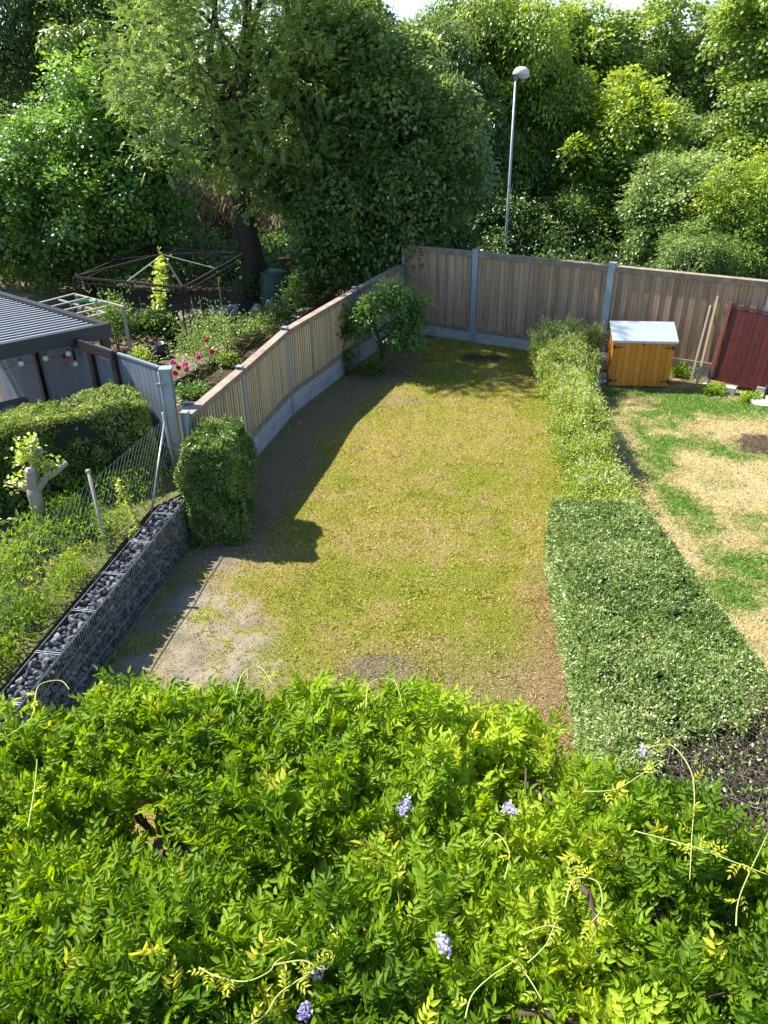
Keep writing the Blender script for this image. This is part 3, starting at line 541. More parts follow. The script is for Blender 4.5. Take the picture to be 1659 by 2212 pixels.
o=empty('flower_trough',(-3.2,11.95,1.4),'small grey metal trough on the corner of the left timber fence','trough'); q=MB(); q.box((-3.12,11.9,1.78),(.30,.2,.02)); q.box((-3.12,11.8,1.85),(.30,.012,.15)); q.box((-3.12,12.0,1.85),(.30,.012,.15)); q.box((-3.27,11.9,1.85),(.012,.2,.15)); q.box((-2.97,11.9,1.85),(.012,.2,.15)); q.build('tray',M['galv'],o)
# ================================================================ louvred pergola
PA=np.array([-5.0,13.9]); pf=nrm(np.array([-1.45,-1.15])); pb=nrm(np.array([-3.0,2.5])); PZ=2.62
Pg=empty('louvred_pergola',(*PA,.3),'dark grey metal pergola roof with louvre slats closed for shade at the left edge','pergola')
def pp(a,b_,z): q=PA+pf*a+pb*b_; return np.array([q[0],q[1],z])
W1=5.6; W2=4.3  # roof lengthened out of view, added to deepen shade on the boards
q=MB(); 
q.bar(pp(-.06,0,PZ-.02),pp(W1,0,PZ-.02),.12,.26,k=.9); q.bar(pp(0,.06,PZ-.02),pp(0,W2,PZ-.02),.12,.26,k=.4); q.bar(pp(0,W2,PZ-.02),pp(W1,W2,PZ-.02),.12,.26); q.bar(pp(W1,0,PZ-.02),pp(W1,W2,PZ-.02),.12,.26); q.build('roof_frame',M['anth'],Pg)
n=24
for i in range(n):
    t=.14+i*(W2-.22)/n; q=MB(); a=pp(.07,t,PZ+.075); b_=pp(W1-.08,t,PZ+.075); q.bar(a-np.array([0,0,.05]),b_-np.array([0,0,.05]),.178,.012,k=.2); sl_=q.build('slat',M['anth'],Pg); q=MB(); q.bar(a-np.array([0,0,.03]),b_-np.array([0,0,.03]),.042,.02,k=.8); q.build('lit_slat_edge',M['slat'],sl_)  # dark blade closes the shaded gap, pale strip paints the sunlit edge
for a,b_ in((.05,.05),(W1-.05,.05),(.05,W2-.1)):
    q=MB(); c_=pp(a,b_,0); q.box((c_[0],c_[1],(PZ-.15+.28)/2),(.15,.15,PZ-.15-.28),(*pf,0),bev=.006); q.build('post',M['anth'],Pg)
# string of globe lights under the front beam
Sl=empty('string_lights',(*pp(1,0.0,2.45)[:2],2.45),'string of coloured globe lights hanging below the pergola beam','string lights')
gl=[(.42,(.55,.28,.2)),(.80,(.6,.58,.52)),(1.20,(.6,.55,.3)),(1.62,(.55,.56,.55)),(2.05,(.6,.62,.6))]
q=MB(); pts=[]; prev=.1
for s_,c_ in gl:
    for t in np.linspace(0,1,7)[:-1]: pts.append(pp(prev+(s_-prev)*t,-.09,2.42-.10*math.sin(math.pi*t)))
    prev=s_
pts.append(pp(prev,-.09,2.42)); q.tube(pts,.004,5); q.build('cable',M['anth'],Sl)
for s_,c_ in gl:
    m,nt,p_,_o=newmat('paper_globe'); p_.inputs['Base Color'].default_value=(*c_,1); p_.inputs['Roughness'].default_value=.6
    q=MB(); cc_=pp(s_,-.09,2.35); q.ball(cc_,.052,8); g_=q.build('globe',m,Sl); q=MB(); q.tube([cc_+np.array([0,0,.06]),cc_+np.array([0,0,.09])],.018,8); q.build('cap',M['anth'],g_)
o=empty('outdoor_bulb',pp(.68,.05,2.3),'single clear bulb in a black socket between the globe lights','lamp'); cc_=pp(.68,-.02,2.12); q=MB(); q.tube([cc_+np.array([0,0,.08]),cc_+np.array([0,0,.35])],[.03,.022],8); q.build('socket',M['black'],o); q=MB(); q.ball(cc_,.05,8); q.build('bulb',M['cream'],o)
c_=np.array(gq(3.0,-.14,1.95)); o=empty('hanging_flower_pot',c_,'dark round pot of red and cream flowers on the grey board wall','flower pot'); q=MB(); q.lathe(c_,[(.02,-.16),(.10,-.10),(.13,0),(.13,.03)],14); q.build('pot',M['anth'],o)
f=Fol('round'); n=220; P_=c_+rng.normal(0,.075,(n,3))+np.array([0,0,.14]); f.add(P_,rdir(n),rdir(n),.045,.04,rng.random(n)); f.build('flowers',M['redpetal'],o); f=Fol('round'); P_=c_+rng.normal(0,.08,(n,3))+np.array([0,0,.14]); f.add(P_,rdir(n),rdir(n),.045,.03,rng.random(n)); f.build('leaves',M['weed'],o)
c_=pp(2.0,.75,0); o=empty('garden_sofa',(c_[0],c_[1],.4),'brown woven garden sofa under the pergola','sofa'); q=MB(); q.box((c_[0],c_[1],.75),(1.5,.8,.35),(*pf,0),bev=.04); q.box((c_[0]-.2,c_[1]+.3,1.05),(1.5,.15,.6),(*pf,0),bev=.04); q.build('seat',M['cushion'],o); 
o=empty('cushion',pp(1.9,.35,1.2),'taupe scatter cushion propped on the garden sofa','cushion'); c_=pp(1.75,.35,1.32); q=MB(); q.ball(c_,.26,10,sc=(1,.45,.8)); q.build('cover',M['cushion'],o)
#@@ALLOTMENT
# ================================================================ allotment behind the left fence
# metal gazebo frame
gc=[np.array([-4.95,19.6]),np.array([-4.05,23.7]),np.array([-7.2,25.2]),np.array([-8.1,21.0])]; GZ=2.0
o=empty('gazebo_frame',(-6,22,.28),'black metal gazebo frame without its canopy over the vegetable beds','gazebo')
q=MB()
for i in range(4):
    a=gc[i]; b_=gc[(i+1)%4]; q.bar((*a,GZ),(*b_,GZ),.05,.05,k=.9); q.bar((*a,GZ-.13),(*b_,GZ-.13),.035,.035)
    for t in np.arange(.1,1,.2): m_=a+(b_-a)*t; q.bar((*m_,GZ),(*m_,GZ-.13),.02,.02)
q.build('eaves_frame',M['black'],o)
ctr=sum(gc)/4; pk=np.array([ctr[0],ctr[1],GZ+.30])
for i in range(4):
    q=MB(); q.bar((*gc[i],GZ+.03),pk,.045,.035,k=.9); q.build('rafter',M['black'],o)
    q=MB(); m_=(gc[i]+gc[(i+1)%4])/2; q.bar((*m_,GZ+.03),pk-np.array([0,0,.02]),.03,.02,k=.9); q.build('strut',M['galvd'] if i in(0,3) else M['black'],o)
for i in range(4):
    q=MB()
    for e in(-.07,.07): q.bar((gc[i][0]+e,gc[i][1],.2),(gc[i][0]+e,gc[i][1],GZ),.05,.05)
    for z in np.arange(.5,GZ,.3): q.bar((gc[i][0]-.06,gc[i][1],z),(gc[i][0]+.06,gc[i][1],z),.015,.015)
    q.build('leg',M['black'],o)
q=MB()
for u,v,v2 in((404,640,720),(412,640,735),(430,640,748),(470,600,700),(300,640,700)):
    q=MB(); a=DY(u,v,20.2); b_=a.copy(); b_[2]=.35; q.tube([a,(a+b_)/2+np.array([.03,0,0]),b_],.006,4); tw=q.build('garden_cane',M['lath']); tag(tw,{404:'leftmost pale cane by the near gazebo leg',412:'pale cane close against the near gazebo leg',430:'pale cane just right of the near gazebo leg',470:'long cane inside the right half of the gazebo frame',300:'cane left of the climbing vine shoot'}[u],'cane','garden canes below the gazebo frame')
# trellis of grey laths
ZT=lambda a,b_:(a*.2344,605+b_*.2344)
o=empty('lath_trellis',(-7.5,20,.28),'weathered grey lath trellis on posts behind the louvred pergola','trellis')
for a,b_ in [((170,260),(690,125)),((270,295),(820,160)),((390,325),(930,200)),((500,360),(990,240)),((600,390),(975,300)),((370,225),(770,350)),((540,180),(960,300)),((690,130),(1140,245))]:
    A=G(*ZT(*a),1.72 if abs(a[1]-b_[1])<170 and b_[1]<a[1] else 1.685); B=G(*ZT(*b_),A[2]); q=MB(); q.bar(A,B,.05,.03,k=random.random()); q.build('lath',M['oldlath'],o)
for a in [(705,140),(1130,245),(735,255),(385,230)]:
    A=G(*ZT(*a),1.67); q=MB(); q.bar((A[0],A[1],.2),A,.07,.07,k=random.random()); q.build('post',M['oldlath'],o)
q=MB(); 
for j in range(5):
    a=G(*ZT(640,215+j*3),1.78); b_=G(*ZT(880,195+j*2),1.78); pts=[a+(b_-a)*t+np.array([0,.25*math.sin(t*3.1)+j*.03,-.05*math.sin(t*math.pi)+.01*j]) for t in np.linspace(0,1,9)]; q.tube(pts,.013,6)
a=G(*ZT(885,200),1.75); q.tube([a,a+np.array([.05,0,-.3]),a+np.array([.1,0,-.75]),a+np.array([.22,0,-.9]),a+np.array([.3,0,-.7])],.013,6)
a=G(*ZT(650,215),1.75); q.tube([a,a+np.array([.02,0,-.2]),a+np.array([.1,0,-.35]),a+np.array([.0,0,-.5])],.013,6)
h_=q.build('garden_hose',M['hose']); tag(h_,'coiled green garden hose slung over the lath trellis','hose')
# compost bin
cb=np.array([-3.30,24.6]); o=empty('compost_bin',(*cb,.28),'dark green octagonal compost bin under the trees','compost bin')
q=MB(); n=8; q.lathe((*cb,.28),[(.50,0),(.47,.5),(.42,.92)],8); 
for f in range(len(q.sm)): q.sm[f]=False
for z in(.3,.62): q.lathe((*cb,.28),[(.505-.08*z,z),(.505-.08*z,z+.03)],8)
q.build('body',M['binm'],o); q=MB(); q.lathe((*cb,1.2),[(.44,0),(.44,.05),(.30,.12),(.02,.15)],8); q.build('lid',M['binm'],o)
q=MB(); q.box((cb[0]+.08,cb[1]-.47,.45),(.26,.03,.24)); q.build('hatch',M['black'],o)
o=empty('wooden_crate_stand',G(635,660,.28),'narrow brown wooden stand leaning right of the compost bin','stand'); p_=G(640,625,.28); q=MB()
q.bar(p_,p_+np.array([-.25,.1,1.0]),.05,.05,k=.8); q.bar(p_+np.array([-.3,.2,0]),p_+np.array([-.45,.25,.95]),.05,.05); q.box(p_+np.array([-.35,.15,.98]),(.35,.25,.06),k=.8); q.build('frame',M['redpost'],o)
# raised bed edging boards, sacks, slabs, tubs
for i,(a,b_,lb,cat) in enumerate([((575,700),(665,645),'long brown raised bed board left of the slab path','bed edging'),((640,700),(720,640),'brown raised bed board right of the slab path','bed edging'),((360,845),(500,760),'low wooden bed edging beside the cabbages','bed edging'),((300,800),(395,720),'dark wooden bed edging below the vine','bed edging'),((430,655),(540,670),'thin plank edging the far vegetable bed','bed edging')]):
    A=G(*a,.38);B=G(*b_,.38); q=MB(); q.bar(A,B,.06,.24,k=random.random()); o=q.build('bed_edging',M['redpost'] if i<2 else M['bark']); tag(o,lb,cat,'wooden edging boards of the vegetable beds')
for i,(u,v,lb) in enumerate([(505,672,'crumpled white sack at the left of the three by the bed'),(553,672,'white sack with grey print in the middle of the bed side row'),(583,660,'tall white sack nearest the slab path')]):
    c_=G(u,v,.42); q=MB(); q.rock(c_+np.array([0,0,-.02]),.24,k=.6); q.rock(c_+np.array([.06,0,.06]),.17,k=.6); o=q.build('white_sack',M['conc']); tag(o,lb,'sack','white sacks by the raised beds')
c_=G(790*0+562,640,.3)
b_=MB()
for i,(u,v) in enumerate([(640,690),(660,668),(690,650),(625,705)]):
    c_=G(u,v,.33); b_.box(c_,(.7,.55,.05),(1,.5,0),k=random.random())
o=b_.build('path',M['conc']); tag(o,kind='structure')
for u,v,r_,h_,lb,mt in [(480,690,.35,.35,'grey plastic tub under the gazebo frame','greyboard'),(415,700,.35,.35,'pale planter tub beside the gazebo leg','cushion'),(345,770,.2,.35,'dark bucket at the foot of the vine','anth')]:
    c_=G(u,v,.3); q=MB(); q.lathe(c_,[(r_*.8,0),(r_,h_),(r_*.93,h_),(r_*.75,.06)],16); o=q.build('planter_tub',M[mt]); tag(o,lb,'tub')
def HZ(p_): p_=np.array(p_,float); p_[2]=float(hz(np.array(p_[0]),np.array(p_[1]))); return p_
def gpt(u,v,z=.28): return HZ(G(u,v,z))
bush('rose_bush','rose bush with pink blooms behind the left fence',gpt(440,830),(.6,.6,1.3),'t_mid',2000,.06,.035,group='rose bushes behind the fence'); bush('rose_bush','taller rose bush with small red buds by the bed board',gpt(470,770),(.6,.6,1.2),'t_mid',1800,.06,.035,group='rose bushes behind the fence')
def flowers(name,label,cs,matn,r_=.05,cat='flower',group=None):
    for i,c_ in enumerate(cs):
        f=Fol('round'); n=60; d=rdir(n); f.add(c_+d*r_*.35,d+np.array([0,0,.5]),rdir(n)*.3+d,r_*.9,r_*.9,rng.random(n)); o=f.build(name,M[matn]); tag(o,label[i],cat,group)
flowers('rose_bloom',['big magenta rose, highest on the bush','magenta rose at the left end of the bloom group','violet pink rose right of the red ones','pink rose just above the violet pink rose'],[DY(428,771,16.2),DY(373,783,15.6),DY(402,797,15.7),DY(400,789,15.8)],'pink',.062,'rose','roses behind the fence')
flowers('rose_bloom',['red rose at the left edge by the steel post','red rose in the middle of the bloom group','lowest red rose of the bloom group','small red rosebud at the top of the tall bush','small red rosebud right of the magenta rose'],[DY(357,795,15.5),DY(386,795,15.6),DY(379,807,15.5),DY(447,735,17),DY(458,760,16.8)],'redpetal',.05,'rose','roses behind the fence')
for i,(u,v,lb) in enumerate([(345,760,'bluish cabbage plant nearest the vine'),(370,750,'bluish cabbage plant in the middle of the row'),(395,745,'bluish cabbage plant at the gazebo leg'),(412,870,'broad pale leaved plant close behind the left fence')]):
    c_=gpt(u,v); f=Fol('round'); n=26; a_=rng.uniform(0,6.28,n); d=np.stack([np.cos(a_),np.sin(a_),rng.uniform(.3,1.3,n)],1); f.add(np.repeat(c_[None],n,0)+np.array([0,0,.05]),d,np.array([0,0,1.])+rdir(n)*.2,rng.uniform(.2,.36,n),.17,rng.random(n)); o=f.build('cabbage_plant',M['cabbage' if i<3 else 't_pale']); tag(o,lb,'plant','vegetable plants')
bush('grape_vine','climbing vine growing up into the gazebo peak',gpt(340,745),(.6,.6,.8),'t_dark',1800,.10,.09,'round'); 
f=Fol('round'); n=420; t=rng.random(n); a=gpt(335,740); b2=np.array([pk[0]+.1,pk[1]-.4,pk[2]]); a2=np.array([-6.0,20.6,.9]); P_=a2+(b2-a2)*t[:,None]+rng.normal(0,.11,(n,3)); f.add(P_,rdir(n)+np.array([0,0,-.4]),np.array([0,0,1.])+rdir(n)*.6,.10,.09,rng.uniform(.5,1,n)); T=empty('vine_shoot',a2,'bright green vine shoot twining up to the gazebo peak','vine'); f.build('leaves',M['t_yell'],T); q=MB(); q.tube([a2,(a2+b2)/2+np.array([.1,0,0]),b2],.012,5); q.build('stem',M['vine'],T)
for u,v,r_,mt,lb in [(255,760,(.4,.4,1.3),'t_mid','climbing rose on the right trellis post'),(305,795,(.35,.35,.45),'t_yell','small round yellow green bush by the black beam'),(600,700,(.6,.7,.42),'t_dark','dark herb clump behind the middle of the left fence'),(560,725,(.6,.6,.5),'t_mid','leafy herbs against the left fence rail'),(520,745,(.5,.5,.5),'t_mid','green shrub beside the planter tub'),(660,670,(.9,.9,.8),'t_dark','dark shrub close to the leaning stand'),(700,640,(1.,1.,1.),'t_dark','shrub at the far end of the left fence'),(560,645,(.8,.6,.6),'t_dark','potato foliage behind the white sacks'),(495,790,(.25,.25,.3),'t_yell','small sprouting plant on bare soil by the fence'),(420,905*.96,(.4,.4,.35),'plum','low plant at the near corner of the rose bed'),(250,700,(.6,.6,.5),'t_mid','shrub below the lath trellis'),(60,630,(.7,.7,.9),'t_mid','sunlit bush left of the trellis'),(140,640,(.9,.9,.8),'t_mid','bush between trellis and hazel tree'),(455,720,(.5,.5,.4),'t_dark','dark foliage under the gazebo frame'),(690,600,(.9,.9,1.3),'t_dark','dark elder shrub behind the compost bin'),(720,600,(1.3,1.,1.7),'t_dark','dark shrub between bin and fence corner')]:
    n=int(2400*max(.4,r_[2])); big=.11 if 'dark' in mt else .08
    bush('shrub',lb,gpt(u,v),r_,mt,n,big,big*.5,group='plants of the allotment',kb=.5,cat='shrub')
#@@LAMP
# ================================================================ street lamp
L0=np.array([5.32,28.2]); top=DY(1108,160,28.2); T=empty('street_lamp',(*L0,-.3),'slim grey street lamp with a cream oval head behind the back fence','street lamp'); base=DY(1091,550,28.2); bx=base[0]
q=MB(); q.tube([(bx,28.2,-.3),(bx,28.2,2.),(bx,28.2,top[2]-.08)],[.06,.052,.036],12); q.build('pole',M['galv'],T)
hx=bx+.16; hz_=top[2]; q=MB()
prof=[(.001,.21),(.09,.20),(.17,.16),(.22,.09),(.245,.02),(.24,-.03)][::-1]; q.lathe((hx,28.2,hz_),prof,18,sc=(1.1,.75)); hd=q.build('lamp_head',M['cream'],T)
q=MB(); q.lathe((hx+.08,28.2,hz_-.02),[(.02,-.14),(.10,-.125),(.18,-.07),(.22,-.02)],16,sc=(.98,.75)); q.build('lamp_glass',M['white'],hd); q=MB(); q.tube([(bx,28.2,hz_-.18),(bx+.01,28.2,hz_)],.06,10); q.build('neck',M['galv'],T)
# ================================================================ storage cabinet
fl=np.array([5.40,17.47]); frt=np.array([6.78,17.30]); ax=nrm(frt-fl); W_=np.linalg.norm(frt-fl); bn=np.array([-ax[1],ax[0]]); 
T=empty('storage_cabinet',(*fl,0),'orange stained wooden garden cabinet with a sloping zinc roof','cabinet')
def sp(a,b_,z): q_=fl+ax*a+bn*b_; return np.array([q_[0],q_[1],z])
HF=1.14; HB=1.36; DP=.58
q=MB()
for sd_ in(0,W_):
    for j in range(5):
        t=(j+.5)*DP/5; h=HF+(HB-HF)*t/DP-.03; q.box(sp(sd_+(.01 if sd_==0 else -.01),t,h/2+.02),(.02,DP/5-.005,h-.04),(*ax,0),k=random.random())
q.box(sp(W_/2,DP-.01,HB/2),(W_-.04,.02,HB-.06),(*ax,0)); q.box(sp(W_/2,DP/2,.05),(W_-.045,DP-.045,.03),(*ax,0)); q.build('body',M['orange'],T)
for dr in range(2):
    q=MB(); n=5
    for j in range(n): w_=(W_/2-.004)/n; q.box(sp(dr*W_/2+(j+.5)*w_+.002,-.012,HF/2+.005),(w_-.005,.022,HF-.07),(*ax,0),k=random.random(),bev=.003)
    kn=MB(); dd=q.build('door',M['orange'],T)
    for z in(.17,HF-.16):
        hq=MB(); x0=.03 if dr==0 else W_-.03; sg=1 if dr==0 else -1
        hq.box(sp(x0,-.028,z),(.05,.008,.09),(*ax,0)); hq.box(sp(x0+sg*.10,-.028,z),(.18,.008,.016),(*ax,0))
        for e in(.06,.11,.16): hq.box(sp(x0+sg*e,-.03,z),(.022,.008,.032),(*ax,.8 if e<.15 else 0))
        hq.build('hinge',M['iron'],dd)
q=MB(); q.box(sp(W_/2-.01,-.03,HF-.07),(.035,.012,.07),(*ax,0)); q.build('latch',M['iron'],T)
q=MB(); ov=.045; A=[sp(-ov,-.11,HF+.0),sp(W_+ov,-.11,HF+.0),sp(W_+ov,DP+.04,HB+.035),sp(-ov,DP+.04,HB+.035)]; q.add(A+[a_+np.array([0,0,.022]) for a_ in A],[(3,2,1,0),(4,5,6,7),(0,1,5,4),(1,2,6,5),(2,3,7,6),(3,0,4,7)],.5); q.bar(A[0]+np.array([0,0,-.012]),A[1]+np.array([0,0,-.012]),.012,.035,k=.7); q.build('roof',M['zinc'],T)
o=MB(); c_=G(1298,828); o.box(c_+np.array([.02,.1,.08]),(.34,.25,.22),(*ax,0)); o=o.build('concrete_block',M['conc']); tag(o,'grey concrete block at the left foot of the orange cabinet','block')
o=MB(); c_=G(1300,800); o.box(c_+np.array([0,.1,.33]),(.45,.5,.05),(1,.4,0),k=.9); o.box(c_+np.array([0,.15,.15]),(.3,.3,.3),(1,.4,0),k=.1); o=o.build('stone_slab',M['white']); tag(o,'pale stone slab stacked behind the hedge left of the cabinet','slab')
# ================================================================ red panel, laths, parasol base
B=np.array([7.86,17.52,.16]); Tt=np.array([8.06,17.66,1.86]); upv=nrm(Tt-B); H_=np.linalg.norm(Tt-B); av=nrm(np.array([.80,-.59,-.16])); av=nrm(av-upv*np.dot(av,upv)); fn=np.cross(av,upv)
T=empty('red_wooden_panel',B,'dark red painted wooden screen leaning against the back fence','panel')
def rp(a,h,o_=0): return B+av*a+upv*h+fn*o_
q=MB(); i=0
while .04+i*.118<2.2:
    a=.10+i*.118; q.box((rp(a,.04)+rp(a,H_-.08))/2,(.112,.022,H_-.12),av,upv,k=random.random(),bev=.004); i+=1
q.build('boards',M['red'],T)
q=MB(); q.box(rp(1.15,H_-.03),(2.3,.05,.05),av,upv,k=.8); q.box(rp(1.15,.0),(2.3,.05,.06),av,upv,k=.8); q.box(rp(2.28,H_/2),(.05,.05,H_),av,upv); q.build('frame',M['red'],T)
q=MB(); q.box(rp(-.02,H_/2+.03,.02),(.085,.085,H_+.06),av,upv,k=.5,bev=.006); q.box(rp(1.02,H_+.0,-.06),(.085,.085,.12),av,upv); ps=q.build('post',M['redpost'],T)
q=MB(); q.box(rp(-.02,-.10,.02),(.06,.05,.2),av,upv); q.build('post_anchor',M['galv'],ps); q=MB(); q.rock(rp(-.04,-.22,.02),.15,k=.8); q.box(rp(-.04,-.2,.02),(.2,.2,.1)); q.build('concrete_foot',M['conc'],ps)
for i,(u,v,lb) in enumerate([(1580,853,'small concrete block under the middle of the red panel'),(1648,852,'pale hollow block under the right part of the red panel')]):
    o=MB(); c_=G(u,v); o.box(c_+np.array([0,.1,.07]),(.22,.2,.18),(*FD,0)); o=o.build('concrete_block',M['conc']); tag(o,lb,'block')
for (u,v,u2,v2,lb,mt,yy_) in [(1491,826,1535,659,'grey weathered lath leaning on the fence, left of two','oldlath',17.95),(1504,832,1553,629,'longer fresh yellow lath leaning on the fence, right of two','lath',17.9)]:
    A=G(u,v); Bq=DY(u2,v2,yy_+.05); q=MB(); q.bar(A,Bq,.045,.022,k=.6); o=q.build('wooden_lath',M[mt]); tag(o,lb,'lath','laths leaning on the back fence')
c_=G(1648,870); T=empty('parasol_base',c_,'round white parasol base with a short black tube','parasol base'); q=MB(); q.lathe(c_,[(.28,0),(.29,.03),(.27,.06),(.04,.085)],28); q.build('disc',M['white'],T); q=MB(); q.tube([c_,c_+np.array([0,0,.42])],.022,10); q.build('tube',M['iron'],T)
for u,v,r_,lb in [(1540,848,(.3,.22,.14),'low weeds at the foot of the red panel post'),(1620,865,(.3,.22,.12),'low weeds in front of the red panel'),(1470,812,(.35,.25,.22),'weeds between cabinet and laths')]:
    bush('weed_clump',lb,G(u,v),r_,'weed',700,.06,.035,group='weeds by the back fence',cat='weeds')
#@@HEDGES
# ================================================================ hedges
def hedge_box(name,label,corners,z1,matn,n,lL,lW,core=.10,tpl='diamond',bloom=0,z0=0.,rough=.06,kb=.45,skip=None,round_=.12,parts=True,group='clipped hedges',topn=.5):
    """clipped hedge: a quad footprint with leaves set over its side and top faces"""
    C_=np.array(corners,float); ctr=C_.mean(0); T=empty(name,(*ctr,z0),label,'hedge',group)
    inn=ctr+(C_-ctr)*(1-core*2/np.linalg.norm(C_-ctr,axis=1)[:,None]); b=MB()
    b.add([(*p_,z0-.02) for p_ in inn]+[(*p_,z1-core) for p_ in inn],[(0,1,5,4),(1,2,6,5),(2,3,7,6),(3,0,4,7),(4,5,6,7)]); b.build('branches',M['core'],T)  # solid dark core added inside the leaves to block light
    area=[]; fcs=[]
    for i in range(4):
        a=C_[i]; c=C_[(i+1)%4]; area.append(np.linalg.norm(c-a)*(z1-z0)); fcs.append(('s',a,c))
    A_=abs(np.dot(C_[:,0],np.roll(C_[:,1],1))-np.dot(C_[:,1],np.roll(C_[:,0],1)))/2; area.append(A_*1.25); fcs.append(('t',))
    Ps=[];Ns=[]
    for ar,fc in zip(area,fcs):
        m=int(n*ar/sum(area))
        if fc[0]=='s':
            a,c=fc[1],fc[2]; t=rng.random(m); h=rng.random(m); o_=np.array([(c-a)[1],-(c-a)[0]]); o_/=np.linalg.norm(o_)
            if np.dot(o_,(a+c)/2-ctr)<0: o_=-o_
            P=np.zeros((m,3)); P[:,:2]=a+(c-a)*t[:,None]; P[:,2]=z0+.03+(z1-z0-.03)*h
            bul=(fbm(t*np.linalg.norm(c-a),P[:,2],1.8,131)-.5)*rough*3-(h>.88)*(h-.88)*round_*6; P[:,:2]+=o_*bul[:,None]-o_*(rng.random(m)**2*.10)[:,None]+o_*.02
            N=np.zeros((m,3)); N[:,:2]=o_; N[:,2]=.35
        else:
            s_=rng.random(m);t=rng.random(m); P=np.zeros((m,3)); P[:,:2]=(C_[0]*(1-s_[:,None])+C_[1]*s_[:,None])*(1-t[:,None])+(C_[3]*(1-s_[:,None])+C_[2]*s_[:,None])*t[:,None]
            ed=np.minimum(np.minimum(s_,1-s_),np.minimum(t,1-t)); P[:,2]=z1+(fbm(P[:,0],P[:,1],1.8,141)-.5)*rough*3-rng.random(m)**2*.10-np.clip(.06-ed,0,1)*round_*8+.01
            N=np.zeros((m,3)); N[:,2]=1
        Ps.append(P);Ns.append(N)
    P=np.concatenate(Ps);N=np.concatenate(Ns); m=len(P)
    hol=fbm(P[:,0]*1.+P[:,2]*.8,P[:,1]+P[:,2]*.6,2.2,331)+vn(P[:,0]*6+P[:,2]*4,P[:,1]*6,1,333)*.10; kp=(hol<.735)|(rng.random(m)<.25); P=P[kp];N=N[kp];m=len(P)
    js=rng.choice(m,170); sh=[];sn=[]
    for j in js:
        dj=nrm(N[j]*.8+rng.normal(0,.35,3)+np.array([0,0,.5])); Lj=random.uniform(.06,.17); tt=rng.random(16)[:,None]; sh.append(P[j]+dj*tt*Lj+rng.normal(0,.008,(16,3))); sn.append(np.repeat(N[j][None],16,0))
    P=np.concatenate([P]+sh); N=np.concatenate([N]+sn); m=len(P)
    if skip is not None: kp=~skip(P); P=P[kp];N=N[kp];m=len(P)
    f=Fol(tpl); kk=kb+(fbm(P[:,0]+P[:,2],P[:,1]+P[:,2]*.7,2.5,151)-.5)*.8+rng.normal(0,.17,m)
    f.add(P,N*.75+rdir(m)*1.0+np.array([0,0,.25]),N*topn+rdir(m)*.7+np.array([-.2,.1,.4]),lL*rng.uniform(.6,1.25,m),lW*rng.uniform(.7,1.2,m),kk); f.build('leaves',M[matn],T)
    if bloom:
        sel=rng.choice(m,bloom*3); pb_=fbm(P[sel,0],P[sel,1]+P[sel,2],1.3,161); sel=sel[pb_+rng.normal(0,.1,len(sel))>np.quantile(pb_,.66)][:bloom]; sel=sel[N[sel,2]>.3]; q=7; P2=np.repeat(P[sel]+N[sel]*.012,q,0)+rng.normal(0,.014,(len(sel)*q,3)); fb=Fol('diamond'); fb.add(P2,rdir(len(P2))+np.array([0,0,.5]),rdir(len(P2))+np.array([0,0,.6]),.028,.022,rng.random(len(P2))); fb.build('blossom',M['bloom'],T)
    return T
c1=G(1192,1078,1.15)[:2]; c2=G(1385,1085,1.15)[:2]; c3=np.array([3.80,5.2]); c4=np.array([1.98,4.9])
dead=lambda P:((P[:,1]<5.15+.25*(fbm(P[:,0],P[:,1],2,171)-.5)*2+np.clip((P[:,0]-2.9),-.6,1)*.55)&(P[:,0]>2.35))&(rng.random(len(P))<.93)
hedge_box('privet_hedge','wide flat-topped clipped hedge with blue-green leaves right of the lawn',[c1,c2,np.array([4.15,4.0]),np.array([1.95,4.0])],1.15,'privet',170000,.052,.024,bloom=650,rough=.05,skip=dead,kb=.55)
# bare woody part of that hedge
b=MB(); n=0
T=empty('bare_hedge_twigs',(3.3,4.6,.6),'dark bare twiggy patch at the near end of the wide clipped hedge','twigs')
for i in range(5200):
    x_=random.uniform(2.35,4.25); y_=random.uniform(3.6,6.0)
    if y_>5.1+max(-.6,min(1,(x_-2.9)))*.55+.3: continue
    p0=np.array([x_,y_,random.uniform(.95,1.14)]); d=nrm(rng.normal(size=3)*np.array([1,1,.8])+np.array([0,0,.35])); l=random.uniform(.08,.26); p1=p0+d*l*.5+rng.normal(0,.012,3); p2=p0+d*l+rng.normal(0,.02,3)
    b.tube([p0,p1,p2],[.005,.0036,.002],3,k=min(1,max(0,random.gauss(.35,.3))),cap=False)
o=b.build('twigs',M['twig'],T); o['kind']='stuff'
f=Fol('diamond'); m=2600; P=np.stack([rng.uniform(2.4,4.2,m),rng.uniform(3.7,5.9,m),rng.uniform(1.0,1.17,m)],1); P=P[fbm(P[:,0],P[:,1],3.2,181)>.60]; m=len(P); f.add(P,rdir(m)+np.array([0,0,.4]),rdir(m)+np.array([0,0,.8]),.045,.022,rng.uniform(.3,.9,m)); f.build('sparse_leaves',M['privet'],T)
hedge_box('privet_hedge','small boxy clipped hedge standing at the end of the gabion wall',[(-3.08,10.6),(-2.30,10.62),(-2.26,11.7),(-2.95,11.65)],1.74,'privet',52000,.05,.026,bloom=60,rough=.11,kb=.42,round_=.30)
# left flowering hedge
ha=np.array([-4.35,12.75]); hd_=nrm(np.array([-2.9,-1.75])); hn=np.array([hd_[1],-hd_[0]]); hn=hn if hn[1]<0 else -hn
cs=[ha,ha+hd_*5.2,ha+hd_*5.2+hn*1.15,ha+hn*1.0]
hedge_box('flowering_hedge','broad hedge dotted with white flowers in front of the louvred pergola',cs,1.98,'fhedge',95000,.05,.028,bloom=1100,z0=.65,rough=.11,kb=.5)
